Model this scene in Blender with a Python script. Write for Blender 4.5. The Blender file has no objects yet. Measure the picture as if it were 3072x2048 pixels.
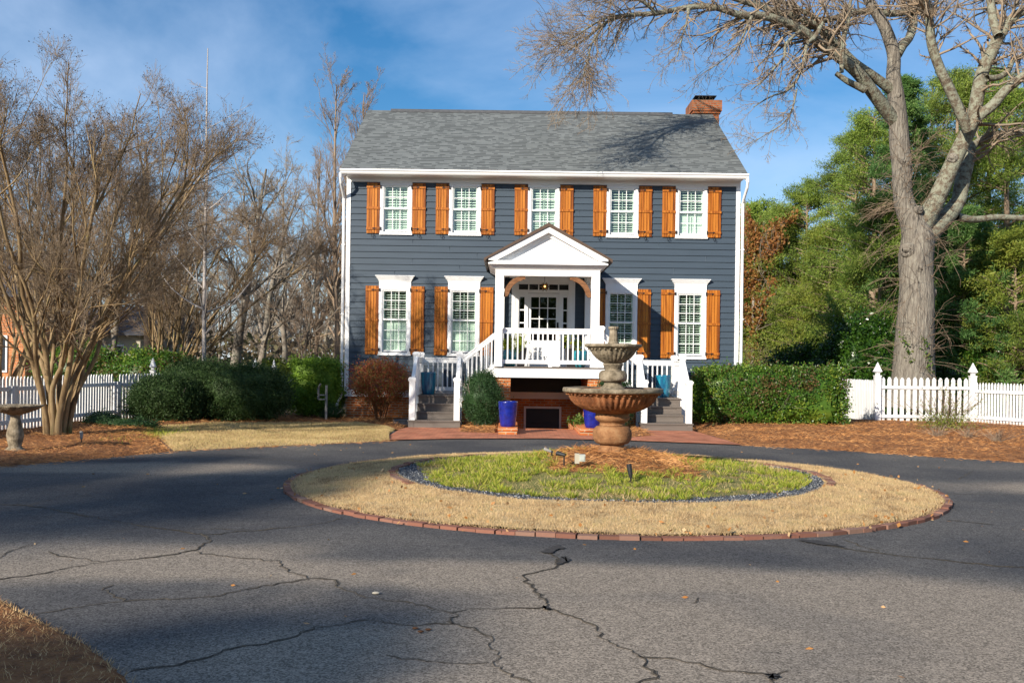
import bpy, math, numpy as np
from mathutils import Vector
C = bpy.context.scene.collection
rs = np.random.RandomState
PI = math.pi
# ---------------------------------------------------------------- camera
F, ROLL, CH, SH = 3000.0, 0.0130, 1.75, 57.0
cam_d = bpy.data.cameras.new('camera'); cam = bpy.data.objects.new('camera', cam_d); C.objects.link(cam)
cam_d.sensor_width = 36; cam_d.lens = 36*F/3072; cam_d.shift_y = SH/3072
cam_d.clip_end = 2000; cam_d.clip_start = .1
cam.location = (0, 0, CH)
cam.rotation_mode = 'QUATERNION'
from mathutils import Matrix
cam.rotation_quaternion = (Matrix.Rotation(PI/2, 3, 'X') @ Matrix.Rotation(ROLL, 3, 'Z')).to_quaternion()
bpy.context.scene.camera = cam
# ---------------------------------------------------------------- light
TS = Vector((-.745, -1.0, .56)).normalized()          # towards the sun
EL = math.asin(TS.z)
w = bpy.data.worlds.new('World'); bpy.context.scene.world = w; w.use_nodes = True
nt = w.node_tree; nt.nodes.clear()
def N(nt, t, **k):
    n = nt.nodes.new(t)
    for a, b in k.items(): setattr(n, a, b)
    return n
sky = N(nt, 'ShaderNodeTexSky', sky_type='NISHITA', sun_disc=False)
sky.sun_elevation = EL; sky.sun_rotation = math.atan2(TS.x, TS.y); sky.air_density = 1.0; sky.dust_density = .25; sky.ozone_density = 3.0; sky.altitude = 300
geo = N(nt, 'ShaderNodeTexCoord')
mp = N(nt, 'ShaderNodeMapping'); mp.inputs['Scale'].default_value = (1.0, 1.0, 1.9); mp.inputs['Rotation'].default_value = (.2, .75, .3); mp.inputs['Location'].default_value = (.35, .1, .0)
no = N(nt, 'ShaderNodeTexNoise'); no.inputs['Scale'].default_value = 2.4; no.inputs['Detail'].default_value = 7; no.inputs['Roughness'].default_value = .56; no.inputs['Distortion'].default_value = .5
cr = N(nt, 'ShaderNodeValToRGB'); cr.color_ramp.elements[0].position = .36; cr.color_ramp.elements[1].position = .86
cr.color_ramp.elements[1].color = (.75, .75, .75, 1)
# thin cloud towards the horizon as well
sep = N(nt, 'ShaderNodeSeparateXYZ'); mr = N(nt, 'ShaderNodeMapRange')
mr.inputs[1].default_value = .0; mr.inputs[2].default_value = .21; mr.inputs[3].default_value = .55; mr.inputs[4].default_value = 0
mx = N(nt, 'ShaderNodeMath', operation='MAXIMUM')
mix = N(nt, 'ShaderNodeMixRGB'); mix.inputs[2].default_value = (5.0, 6.1, 8.0, 1)
hs = N(nt, 'ShaderNodeHueSaturation'); hs.inputs['Saturation'].default_value = 1.32; hs.inputs['Value'].default_value = .80
bg = N(nt, 'ShaderNodeBackground'); bg.inputs[1].default_value = .105
out = N(nt, 'ShaderNodeOutputWorld'); L = nt.links.new
L(geo.outputs['Generated'], mp.inputs[0]); L(mp.outputs[0], no.inputs[0]); L(no.outputs[0], cr.inputs[0])
L(geo.outputs['Generated'], sep.inputs[0]); L(sep.outputs[2], mr.inputs[0]); L(cr.outputs[0], mx.inputs[0]); L(mr.outputs[0], mx.inputs[1])
L(sky.outputs[0], hs.inputs['Color']); L(hs.outputs[0], mix.inputs[1]); L(mx.outputs[0], mix.inputs[0]); L(mix.outputs[0], bg.inputs[0]); L(bg.outputs[0], out.inputs[0])
sl = bpy.data.lights.new('sun', 'SUN'); sl.energy = 4.9; sl.angle = math.radians(.6); sl.color = (1, .91, .78)
so = bpy.data.objects.new('sun', sl); C.objects.link(so); so.rotation_euler = TS.to_track_quat('Z', 'Y').to_euler(); so.location = (-20, -20, 20)
vs = bpy.context.scene.view_settings; vs.view_transform = 'Standard'; vs.look = 'None'; vs.exposure = .56; vs.gamma = 1
# ---------------------------------------------------------------- pixel helpers (photo pixels of 3072 x 2048)
cR, sR = math.cos(ROLL), math.sin(ROLL)
def ray(px, py):
    x = (px-1536)/F; y = (1024+SH-py)/F
    return Vector((x*cR - y*sR, 1, x*sR + y*cR))
def at(px, py, Y):
    d = ray(px, py); return Vector((d.x*Y, Y, CH + d.z*Y))
def grd(px, py, z=0):
    d = ray(px, py); t = (z-CH)/d.z; return Vector((d.x*t, t, z))
# ---------------------------------------------------------------- materials
def mat(name, cols, rough=.8, scale=None, detail=4, stretch=(1, 1, 1), bump=0, bscale=None, island=False, trans=0, spec=.3, metal=0, coat=0, pos=None, nrough=.6, bdist=.02, objrand=False):
    m = bpy.data.materials.new(name); m.use_nodes = True; nt = m.node_tree; nt.nodes.clear(); L = nt.links.new
    o = N(nt, 'ShaderNodeOutputMaterial'); p = N(nt, 'ShaderNodeBsdfPrincipled')
    p.inputs['Roughness'].default_value = rough; p.inputs['Specular IOR Level'].default_value = spec; p.inputs['Metallic'].default_value = metal
    if coat: p.inputs['Coat Weight'].default_value = coat; p.inputs['Coat Roughness'].default_value = .08
    if not isinstance(cols[0], (tuple, list)): cols = [cols]
    tc = N(nt, 'ShaderNodeTexCoord'); mpn = N(nt, 'ShaderNodeMapping'); mpn.inputs['Scale'].default_value = stretch; L(tc.outputs['Object'], mpn.inputs[0])
    if objrand:
        oi = N(nt, 'ShaderNodeObjectInfo'); sc_ = N(nt, 'ShaderNodeMath', operation='MULTIPLY'); sc_.inputs[1].default_value = 37.0; L(oi.outputs['Random'], sc_.inputs[0]); cx = N(nt, 'ShaderNodeCombineXYZ'); [L(sc_.outputs[0], cx.inputs[k]) for k in range(3)]; L(cx.outputs[0], mpn.inputs['Location'])
    csock = None
    if len(cols) > 1:
        r = N(nt, 'ShaderNodeValToRGB'); e = r.color_ramp.elements
        while len(e) < len(cols): e.new(.5)
        if island and not scale: ps = [i/(len(cols)-1) for i in range(len(cols))]
        else: ps = [.3+.4*i/(len(cols)-1) for i in range(len(cols))]
        if pos: ps = pos
        for i, c in enumerate(cols): e[i].position = ps[i]; e[i].color = (*c, 1)
        if island:
            g = N(nt, 'ShaderNodeNewGeometry'); src = g.outputs['Random Per Island']
            if scale:
                nn = N(nt, 'ShaderNodeTexNoise'); nn.inputs['Scale'].default_value = scale; nn.inputs['Detail'].default_value = 3; L(mpn.outputs[0], nn.inputs[0])
                a = N(nt, 'ShaderNodeMath', operation='MULTIPLY_ADD'); a.inputs[1].default_value = .35; L(src, a.inputs[0])
                b = N(nt, 'ShaderNodeMath', operation='MULTIPLY_ADD'); b.inputs[1].default_value = .9; b.inputs[2].default_value = -.13; L(nn.outputs[0], b.inputs[0]); L(b.outputs[0], a.inputs[2]); src = a.outputs[0]
            L(src, r.inputs[0])
        else:
            nn = N(nt, 'ShaderNodeTexNoise'); nn.inputs['Scale'].default_value = scale or 3; nn.inputs['Detail'].default_value = detail; nn.inputs['Roughness'].default_value = nrough
            L(mpn.outputs[0], nn.inputs[0]); L(nn.outputs[0], r.inputs[0])
        L(r.outputs[0], p.inputs['Base Color']); csock = r.outputs[0]
    else: p.inputs['Base Color'].default_value = (*cols[0], 1)
    if bump:
        bn = N(nt, 'ShaderNodeTexNoise'); bn.inputs['Scale'].default_value = bscale or 40; bn.inputs['Detail'].default_value = 4; L(mpn.outputs[0], bn.inputs[0])
        bb = N(nt, 'ShaderNodeBump'); bb.inputs['Strength'].default_value = bump; bb.inputs['Distance'].default_value = bdist; L(bn.outputs[0], bb.inputs['Height']); L(bb.outputs[0], p.inputs['Normal'])
    if trans:
        t = N(nt, 'ShaderNodeBsdfTranslucent'); mxs = N(nt, 'ShaderNodeMixShader'); mxs.inputs[0].default_value = trans
        if csock: L(csock, t.inputs[0])
        else: t.inputs[0].default_value = (*cols[0], 1)
        L(p.outputs[0], mxs.inputs[1]); L(t.outputs[0], mxs.inputs[2]); L(mxs.outputs[0], o.inputs[0])
    else: L(p.outputs[0], o.inputs[0])
    return m
def brickmat(name, c1, c2, mortar, bw, rh, ms, mode='wall', rough=.85, noise=None, sq=1, bumpd=.01, offs=.5, bias=0, wear=.35):
    m = bpy.data.materials.new(name); m.use_nodes = True; nt = m.node_tree; nt.nodes.clear(); L = nt.links.new
    o = N(nt, 'ShaderNodeOutputMaterial'); p = N(nt, 'ShaderNodeBsdfPrincipled'); p.inputs['Roughness'].default_value = rough; p.inputs['Specular IOR Level'].default_value = .2
    tc = N(nt, 'ShaderNodeTexCoord'); s = N(nt, 'ShaderNodeSeparateXYZ'); L(tc.outputs['Object'], s.inputs[0]); cb = N(nt, 'ShaderNodeCombineXYZ')
    if mode == 'wall':
        a = N(nt, 'ShaderNodeMath', operation='ADD'); L(s.outputs[0], a.inputs[0]); L(s.outputs[1], a.inputs[1]); L(a.outputs[0], cb.inputs[0]); L(s.outputs[2], cb.inputs[1])
    elif mode == 'roof':
        a = N(nt, 'ShaderNodeMath', operation='MULTIPLY'); a.inputs[1].default_value = 1.155; L(s.outputs[1], a.inputs[0]); L(s.outputs[0], cb.inputs[0]); L(a.outputs[0], cb.inputs[1])
    else: L(s.outputs[0], cb.inputs[0]); L(s.outputs[1], cb.inputs[1])
    rowmask = None
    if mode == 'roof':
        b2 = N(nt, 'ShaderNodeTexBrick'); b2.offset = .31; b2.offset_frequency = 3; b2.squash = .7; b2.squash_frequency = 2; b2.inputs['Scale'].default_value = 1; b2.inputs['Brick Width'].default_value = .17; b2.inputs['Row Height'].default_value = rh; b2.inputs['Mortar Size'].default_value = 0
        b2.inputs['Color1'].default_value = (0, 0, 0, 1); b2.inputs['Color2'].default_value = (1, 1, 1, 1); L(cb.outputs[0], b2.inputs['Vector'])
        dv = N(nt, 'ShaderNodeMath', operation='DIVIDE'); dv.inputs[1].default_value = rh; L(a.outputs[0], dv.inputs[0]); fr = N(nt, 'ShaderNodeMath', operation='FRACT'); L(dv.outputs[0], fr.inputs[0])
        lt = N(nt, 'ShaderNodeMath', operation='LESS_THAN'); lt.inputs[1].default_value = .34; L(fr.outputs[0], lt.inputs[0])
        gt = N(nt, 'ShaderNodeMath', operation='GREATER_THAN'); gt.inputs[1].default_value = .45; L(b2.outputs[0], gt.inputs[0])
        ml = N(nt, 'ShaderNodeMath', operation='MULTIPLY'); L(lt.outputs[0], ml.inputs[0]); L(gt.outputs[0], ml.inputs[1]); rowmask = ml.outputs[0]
    b = N(nt, 'ShaderNodeTexBrick'); b.offset = offs; b.squash = sq; b.inputs['Scale'].default_value = 1; b.inputs['Brick Width'].default_value = bw; b.inputs['Row Height'].default_value = rh
    b.inputs['Mortar Size'].default_value = ms; b.inputs['Mortar Smooth'].default_value = .1; b.inputs['Bias'].default_value = bias
    b.inputs['Color1'].default_value = (*c1, 1); b.inputs['Color2'].default_value = (*c2, 1); b.inputs['Mortar'].default_value = (*mortar, 1); L(cb.outputs[0], b.inputs['Vector'])
    nn = N(nt, 'ShaderNodeTexNoise'); nn.inputs['Scale'].default_value = 2.2; nn.inputs['Detail'].default_value = 6; L(tc.outputs['Object'], nn.inputs[0])
    mrr = N(nt, 'ShaderNodeMapRange'); mrr.inputs[1].default_value = .3; mrr.inputs[2].default_value = .7; mrr.inputs[3].default_value = 1-wear; mrr.inputs[4].default_value = 1+wear; L(nn.outputs[0], mrr.inputs[0])
    mm = N(nt, 'ShaderNodeMixRGB', blend_type='MULTIPLY'); mm.inputs[0].default_value = 1; L(b.outputs[0], mm.inputs[1]); L(mrr.outputs[0], mm.inputs[2]); csk = mm.outputs[0]
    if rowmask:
        mk = N(nt, 'ShaderNodeMixRGB', blend_type='MULTIPLY'); L(rowmask, mk.inputs[0]); L(csk, mk.inputs[1]); mk.inputs[2].default_value = (.27, .27, .28, 1); csk = mk.outputs[0]  # dark shingle dashes, with the shadow line of each row painted in
    L(csk, p.inputs['Base Color'])
    bb = N(nt, 'ShaderNodeBump'); bb.invert = True; bb.inputs['Strength'].default_value = .6; bb.inputs['Distance'].default_value = bumpd; L(b.outputs['Fac'], bb.inputs['Height']); L(bb.outputs[0], p.inputs['Normal'])
    L(p.outputs[0], o.inputs[0]); return m
def asphaltmat():
    m = bpy.data.materials.new('asphalt'); m.use_nodes = True; nt = m.node_tree; nt.nodes.clear(); L = nt.links.new
    o = N(nt, 'ShaderNodeOutputMaterial'); p = N(nt, 'ShaderNodeBsdfPrincipled'); p.inputs['Roughness'].default_value = .9; p.inputs['Specular IOR Level'].default_value = .12
    tc = N(nt, 'ShaderNodeTexCoord')
    # worn aggregate in the middle of the drive, sealed dark near the island: distance from the worn spots
    n1 = N(nt, 'ShaderNodeTexNoise'); n1.inputs['Scale'].default_value = .42; n1.inputs['Detail'].default_value = 5; n1.inputs['Distortion'].default_value = .5; L(tc.outputs['Object'], n1.inputs[0])
    def spot(x, y, rx, ry):
        s = N(nt, 'ShaderNodeMapping'); s.vector_type = 'TEXTURE'; s.inputs['Location'].default_value = (x, y, 0); s.inputs['Scale'].default_value = (rx, ry, 1000); L(tc.outputs['Object'], s.inputs[0])
        l = N(nt, 'ShaderNodeVectorMath', operation='LENGTH'); L(s.outputs[0], l.inputs[0])
        q = N(nt, 'ShaderNodeMapRange'); q.interpolation_type = 'SMOOTHSTEP'; q.inputs[1].default_value = .35; q.inputs[2].default_value = 1.15; q.inputs[3].default_value = .42; q.inputs[4].default_value = 0; L(l.outputs['Value'], q.inputs[0]); return q.outputs[0]
    tot = n1.outputs[0]
    for a in [(2.2, 6.6, 4.4, 2.0), (-.6, 5.6, 2.0, 1.1), (0, 8.2, 3.2, .7), (-3.4, 8.6, 2.2, 1.1), (-5.5, 15.6, 4.5, 1.0), (9.0, 14.5, 3, 1.3)]:
        ad = N(nt, 'ShaderNodeMath', operation='ADD'); L(tot, ad.inputs[0]); L(spot(*a), ad.inputs[1]); tot = ad.outputs[0]
    r = N(nt, 'ShaderNodeValToRGB'); e = r.color_ramp.elements; e.new(.5)
    for i, (ps, c) in enumerate([(.38, (.066, .066, .069)), (.60, (.110, .104, .098)), (.92, (.245, .207, .165))]): e[i].position = ps; e[i].color = (*c, 1)
    L(tot, r.inputs[0])
    v = N(nt, 'ShaderNodeTexVoronoi'); v.inputs['Scale'].default_value = 95; L(tc.outputs['Object'], v.inputs[0])
    sp = N(nt, 'ShaderNodeSeparateColor'); L(v.outputs['Color'], sp.inputs[0])
    mrr = N(nt, 'ShaderNodeMapRange'); mrr.inputs[1].default_value = 0; mrr.inputs[2].default_value = 1; mrr.inputs[3].default_value = .45; mrr.inputs[4].default_value = 1.6; L(sp.outputs[0], mrr.inputs[0])
    n2 = N(nt, 'ShaderNodeTexNoise'); n2.inputs['Scale'].default_value = 9; n2.inputs['Detail'].default_value = 8; n2.inputs['Roughness'].default_value = .8; L(tc.outputs['Object'], n2.inputs[0])
    m2 = N(nt, 'ShaderNodeMapRange'); m2.inputs[1].default_value = .3; m2.inputs[2].default_value = .7; m2.inputs[3].default_value = .8; m2.inputs[4].default_value = 1.2; L(n2.outputs[0], m2.inputs[0])
    a = N(nt, 'ShaderNodeMixRGB', blend_type='MULTIPLY'); a.inputs[0].default_value = 1; L(r.outputs[0], a.inputs[1]); L(mrr.outputs[0], a.inputs[2])
    b = N(nt, 'ShaderNodeMixRGB', blend_type='MULTIPLY'); b.inputs[0].default_value = 1; L(a.outputs[0], b.inputs[1]); L(m2.outputs[0], b.inputs[2]); L(b.outputs[0], p.inputs['Base Color'])
    bb = N(nt, 'ShaderNodeBump'); bb.inputs['Strength'].default_value = .8; bb.inputs['Distance'].default_value = .006; L(sp.outputs[1], bb.inputs['Height']); L(bb.outputs[0], p.inputs['Normal'])
    L(p.outputs[0], o.inputs[0]); return m
def glassmat(name, tint=(.8, .92, .88), base=.06):
    m = bpy.data.materials.new(name); m.use_nodes = True; m.use_transparent_shadow = True; nt = m.node_tree; nt.nodes.clear(); L = nt.links.new
    o = N(nt, 'ShaderNodeOutputMaterial'); t = N(nt, 'ShaderNodeBsdfTransparent'); t.inputs[0].default_value = (*tint, 1)
    g = N(nt, 'ShaderNodeBsdfGlossy'); g.inputs['Roughness'].default_value = .01; lw = N(nt, 'ShaderNodeLayerWeight'); lw.inputs[0].default_value = .5; fr = N(nt, 'ShaderNodeMath', operation='POWER'); fr.inputs[1].default_value = 5; L(lw.outputs['Facing'], fr.inputs[0])
    a = N(nt, 'ShaderNodeMath', operation='ADD'); a.inputs[1].default_value = base+.045; L(fr.outputs[0], a.inputs[0])
    tc = N(nt, 'ShaderNodeTexCoord'); nn = N(nt, 'ShaderNodeTexNoise'); nn.inputs['Scale'].default_value = 2.5; L(tc.outputs['Object'], nn.inputs[0])
    bb = N(nt, 'ShaderNodeBump'); bb.inputs['Strength'].default_value = .25; bb.inputs['Distance'].default_value = .01; L(nn.outputs[0], bb.inputs['Height']); L(bb.outputs[0], g.inputs['Normal'])
    mxs = N(nt, 'ShaderNodeMixShader'); L(a.outputs[0], mxs.inputs[0]); L(t.outputs[0], mxs.inputs[1]); L(g.outputs[0], mxs.inputs[2]); L(mxs.outputs[0], o.inputs[0]); return m
def emitmat(name, col, s):
    m = bpy.data.materials.new(name); m.use_nodes = True; p = m.node_tree.nodes['Principled BSDF']; p.inputs['Base Color'].default_value = (*col, 1); p.inputs['Emission Color'].default_value = (*col, 1); p.inputs['Emission Strength'].default_value = s; return m
M = {}
M['asphalt'] = asphaltmat()
M['crack'] = mat('crack_tar', [(.022, .019, .017), (.06, .048, .036)], scale=9, rough=.95)
M['siding'] = mat('navy_siding', [(.041, .060, .082), (.050, .072, .097)], scale=1.6, rough=.55, stretch=(.6, 1, 5), bump=.08, bscale=30)
M['white'] = mat('white_paint', [(.79, .79, .78), (.84, .84, .83)], scale=2.5, rough=.5, spec=.4)
M['white2'] = mat('weathered_white_paint', [(.66, .66, .66), (.8, .8, .79)], scale=3.5, rough=.6, stretch=(1, 1, .4))
M['cedar'] = mat('stained_cedar', [(.13, .032, .004), (.27, .074, .006), (.39, .12, .010), (.51, .18, .021)], scale=1.6, detail=5, stretch=(22, 22, .8), rough=.5, bump=.15, bscale=3, island=True, objrand=True)
M['bracket'] = mat('brown_timber', [(.12, .05, .02), (.26, .12, .05)], scale=6, stretch=(1, 1, 4), rough=.7, bump=.3)
M['iron'] = mat('black_iron', (.012, .012, .014), rough=.5)
M['shingle'] = brickmat('shingles', (.128, .139, .137), (.166, .178, .175), (.15, .155, .155), .31, .14, .0, mode='roof', bumpd=.02, bias=0, offs=.37, wear=.07)
M['shingle_cap'] = mat('ridge_shingle', [(.07, .072, .075), (.11, .11, .11)], scale=8)
M['brown_roof'] = mat('brown_metal', (.10, .065, .045), rough=.45)
M['brick'] = brickmat('red_brick', (.46, .11, .026), (.62, .20, .05), (.46, .32, .20), .215, .073, .012)
M['brick_ch'] = brickmat('orange_brick', (.24, .065, .025), (.36, .12, .045), (.20, .14, .10), .215, .073, .012)
M['paver'] = brickmat('paver', (.38, .13, .07), (.50, .20, .11), (.24, .12, .08), .205, .103, .006, mode='floor', bumpd=.004, wear=.3)
M['loose_brick'] = mat('edging_brick', [(.15, .07, .048), (.25, .105, .07), (.24, .15, .11)], island=True, rough=.9, bump=.3)
M['deck'] = mat('composite_deck', [(.125, .105, .09), (.165, .14, .12)], scale=4, stretch=(.5, 8, 8), rough=.75)
M['glass'] = glassmat('window_glass', (.82, .93, .86), .05)
M['dglass'] = glassmat('door_glass', (.30, .33, .34), .0)
M['blind'] = mat('blind', (.74, .78, .73), rough=.5)
M['unlit_room'] = mat('unlit_room', (.06, .06, .055), rough=.9)  # dark grey painted as the gloom inside the house
M['bdoor'] = mat('charcoal_door', (.028, .032, .04), rough=.5)
M['stone'] = mat('aged_stone', [(.06, .048, .032), (.21, .17, .115), (.36, .30, .215)], scale=9, detail=8, rough=.95, bump=.6, bscale=45)
M['terra'] = mat('stained_terracotta', [(.09, .035, .016), (.27, .10, .038), (.40, .19, .09)], scale=5, detail=8, rough=.85, bump=.4, bscale=40, stretch=(1, 1, .6))
M['terra2'] = mat('pale_terracotta', [(.11, .05, .022), (.27, .13, .055), (.38, .225, .11)], scale=5, detail=10, nrough=.75, rough=.85, bump=.4, bscale=40)
M['cobalt'] = mat('cobalt_glaze', [(.003, .008, .13), (.006, .02, .27)], scale=11, rough=.25, spec=.6, coat=.4, bump=.5, bscale=14)
M['teal'] = mat('teal_glaze', [(.003, .035, .10), (.006, .11, .21), (.015, .24, .33)], scale=5, rough=.2, spec=.6, coat=.6, stretch=(2, 2, .5))
M['turq'] = mat('turquoise_glaze', [(.01, .16, .22), (.03, .30, .36)], scale=9, rough=.25, spec=.6, coat=.5)
M['black'] = mat('black_plastic', (.02, .02, .022), rough=.5)
M['dsoil'] = mat('potting_soil', [(.05, .03, .02), (.12, .07, .045)], scale=30, rough=1)
M['galv'] = mat('weathered_wood', [(.22, .21, .19), (.36, .34, .31)], scale=8, rough=.9, stretch=(3, 3, .6))
M['ubox'] = mat('utility_box', [(.33, .35, .31), (.45, .48, .44)], scale=6, rough=.7)
M['straw_g'] = mat('straw_ground', [(.10, .04, .016), (.25, .105, .038), (.34, .16, .06)], scale=7, detail=9, rough=1, bump=1, bscale=30, bdist=.05)
M['straw'] = mat('pine_straw', [(.14, .055, .02), (.40, .165, .05), (.56, .26, .085), (.72, .38, .15)], island=True, scale=1.6, rough=.8)
M['dry_g'] = mat('dormant_turf', [(.34, .23, .11), (.54, .39, .20), (.64, .48, .27)], scale=5, detail=9, rough=1, bump=1, bscale=60, bdist=.04)
M['dry'] = mat('dry_grass', [(.24, .155, .075), (.54, .375, .19), (.78, .57, .32), (.40, .32, .14)], island=True, scale=2.6, rough=.9, trans=.25)
M['verge'] = mat('verge_grass', [(.26, .16, .07), (.54, .36, .17), (.68, .47, .24), (.38, .18, .07)], island=True, rough=.95, trans=.15)
M['drygr'] = mat('dry_green_grass', [(.25, .17, .08), (.54, .39, .19), (.37, .31, .12), (.66, .49, .26)], island=True, scale=1.1, rough=.9, trans=.25)
M['green'] = mat('green_grass', [(.12, .20, .02), (.29, .36, .03), (.46, .46, .06), (.52, .42, .15)], island=True, rough=.7, trans=.35)
M['green_g'] = mat('green_turf', [(.07, .08, .02), (.16, .16, .045), (.22, .17, .07)], scale=5, detail=8, rough=1, bump=.6, bscale=40)
M['gravel_g'] = mat('gravel_bed', [(.035, .04, .05), (.10, .11, .125), (.2, .21, .22)], scale=45, detail=3, rough=.95, bump=1, bscale=50)
M['gravel'] = mat('gravel_stone', [(.035, .042, .055), (.09, .10, .12), (.16, .17, .19), (.5, .5, .48)], island=True, rough=.85)
M['ground'] = mat('leafy_ground', [(.045, .035, .018), (.10, .075, .038), (.07, .08, .025)], scale=.8, detail=8, rough=1)
M['crape'] = mat('crape_bark', [(.09, .056, .024), (.20, .13, .062), (.31, .22, .115), (.17, .14, .045)], scale=3.5, detail=5, rough=.7, stretch=(1.6, 1.6, .5), bump=.2, bscale=12)
M['crape_t'] = mat('crape_twig', [(.19, .14, .09), (.27, .20, .13), (.22, .145, .10)], scale=1.0, rough=.85)
M['oak'] = mat('oak_bark', [(.07, .060, .048), (.205, .18, .148), (.31, .29, .235)], scale=6, detail=9, nrough=.7, rough=.95, stretch=(2.8, 2.8, .4), bump=1, bscale=8, bdist=.07)
M['lichen'] = mat('lichen_bark', [(.055, .038, .026), (.13, .10, .07), (.27, .28, .21), (.10, .072, .05)], scale=6, detail=10, nrough=.75, rough=.95, bump=.9, bscale=14, bdist=.04)
M['oak_t'] = mat('oak_twig', [(.22, .185, .14), (.29, .225, .16), (.31, .22, .14)], scale=1.2, rough=.9)
M['birch'] = mat('white_bark', [(.30, .265, .24), (.48, .44, .41)], scale=8, stretch=(1, 1, 4), rough=.8)
M['gbark'] = mat('grey_bark', [(.11, .09, .07), (.24, .205, .165), (.35, .33, .26)], scale=3, detail=7, rough=.95, bump=.6, bscale=12)
M['dbark'] = mat('dark_bark', [(.02, .014, .010), (.06, .042, .03)], scale=3, detail=7, rough=.95)
M['gtwig'] = mat('grey_twig', [(.19, .155, .12), (.30, .25, .195), (.37, .32, .26)], scale=.5, rough=.95)
M['ttwig'] = mat('tan_twig', [(.20, .14, .095), (.33, .245, .17)], scale=.7, rough=.95)
M['wood_mass'] = mat('far_wood', [(.19, .155, .125), (.28, .235, .19), (.17, .17, .10)], scale=.12, rough=1)
def leafm(n, cols, scale=None, trans=.38, rough=.55, spec=.3): return mat(n, cols, island=True, scale=scale, trans=trans, rough=rough, spec=spec)
M['hedge'] = leafm('hedge_leaf', [(.20, .12, .05), (.05, .11, .015), (.07, .17, .02), (.11, .21, .025), (.26, .33, .04)], scale=1.1, rough=.4, spec=.45)
M['hedge_l'] = leafm('box_leaf', [(.09, .17, .018), (.17, .30, .03), (.27, .38, .05)])
M['azalea'] = leafm('azalea_leaf', [(.028, .06, .016), (.05, .10, .026), (.10, .15, .055)])
M['yew'] = leafm('yew_leaf', [(.018, .05, .018), (.035, .09, .025), (.07, .12, .05)])
M['nandina'] = leafm('nandina_leaf', [(.26, .045, .022), (.40, .10, .045), (.28, .15, .05), (.18, .20, .04)])
M['pine'] = leafm('pine_needle', [(.09, .14, .03), (.19, .27, .045), (.32, .39, .075)], scale=.35)
M['pine2'] = leafm('light_pine_needle', [(.10, .165, .03), (.21, .31, .045), (.35, .43, .08)], scale=.35)
M['cedar_l'] = leafm('cedar_needle', [(.055, .13, .035), (.12, .24, .06), (.22, .34, .09)], scale=.4)
M['juniper'] = leafm('juniper_needle', [(.09, .14, .022), (.21, .27, .038), (.33, .35, .06)], scale=.4)
M['russet'] = leafm('russet_leaf', [(.22, .085, .03), (.38, .17, .05), (.18, .17, .04)], scale=.5)
M['holly'] = leafm('glossy_leaf', [(.014, .045, .007), (.035, .10, .012), (.085, .17, .018)], rough=.28, spec=.6)
M['brush'] = leafm('dry_brush', [(.10, .075, .045), (.20, .15, .09), (.15, .15, .06)], scale=.3)
M['yplant'] = leafm('yellow_green_leaf', [(.14, .24, .02), (.34, .42, .03), (.5, .5, .05)])
M['ivy'] = leafm('ivy_leaf', [(.05, .12, .015), (.12, .2, .03), (.22, .25, .05)])
M['leaf_l'] = leafm('fallen_leaf', [(.32, .13, .03), (.45, .22, .07), (.5, .36, .2)], trans=.1)
M['pod'] = mat('seed_pod', (.075, .05, .035), rough=.9)
M['beige'] = mat('beige_render', (.42, .38, .30), rough=.8)
M['droof'] = mat('dark_roof', [(.03, .035, .05), (.06, .065, .08)], scale=3)
M['win_dark'] = mat('dark_pane', (.03, .035, .045), rough=.2)
M['star'] = mat('brass_glass', [(.10, .06, .02), (.35, .24, .10)], scale=12, rough=.35, metal=.5)
M['bulb'] = emitmat('bulb', (1, .5, .12), 5)
# ---------------------------------------------------------------- mesh builder
def wloc(o):
    v = Vector((0, 0, 0))
    while o: v += o.location; o = o.parent
    return v
def mkmesh(name, V, faces=None, tris=None, quads=None, m=None, parent=None, smooth=False, loc=None):
    """V in world space; stored relative to parent / loc"""
    V = np.asarray(V, dtype=np.float64).reshape(-1, 3); off = Vector((0, 0, 0))
    if loc is not None: off = Vector(loc)
    if parent is not None: off = off + wloc(parent)
    V = V - np.array(off)
    me = bpy.data.meshes.new(name)
    if faces is not None: me.from_pydata(V.tolist(), [], faces)
    else:
        k = 4 if quads is not None else 3; Q = np.asarray(quads if quads is not None else tris, dtype=np.int32)
        me.vertices.add(len(V)); me.vertices.foreach_set('co', V.ravel())
        me.loops.add(Q.size); me.loops.foreach_set('vertex_index', Q.ravel())
        me.polygons.add(len(Q)); me.polygons.foreach_set('loop_start', np.arange(0, Q.size, k, dtype=np.int32)); me.polygons.foreach_set('loop_total', np.full(len(Q), k, dtype=np.int32))
        me.update(calc_edges=True)
    if smooth: me.polygons.foreach_set('use_smooth', [True]*len(me.polygons))
    if m: me.materials.append(M[m] if isinstance(m, str) else m)
    o = bpy.data.objects.new(name, me); C.objects.link(o)
    if loc is not None: o.location = loc
    if parent is not None: o.parent = parent
    return o
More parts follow.
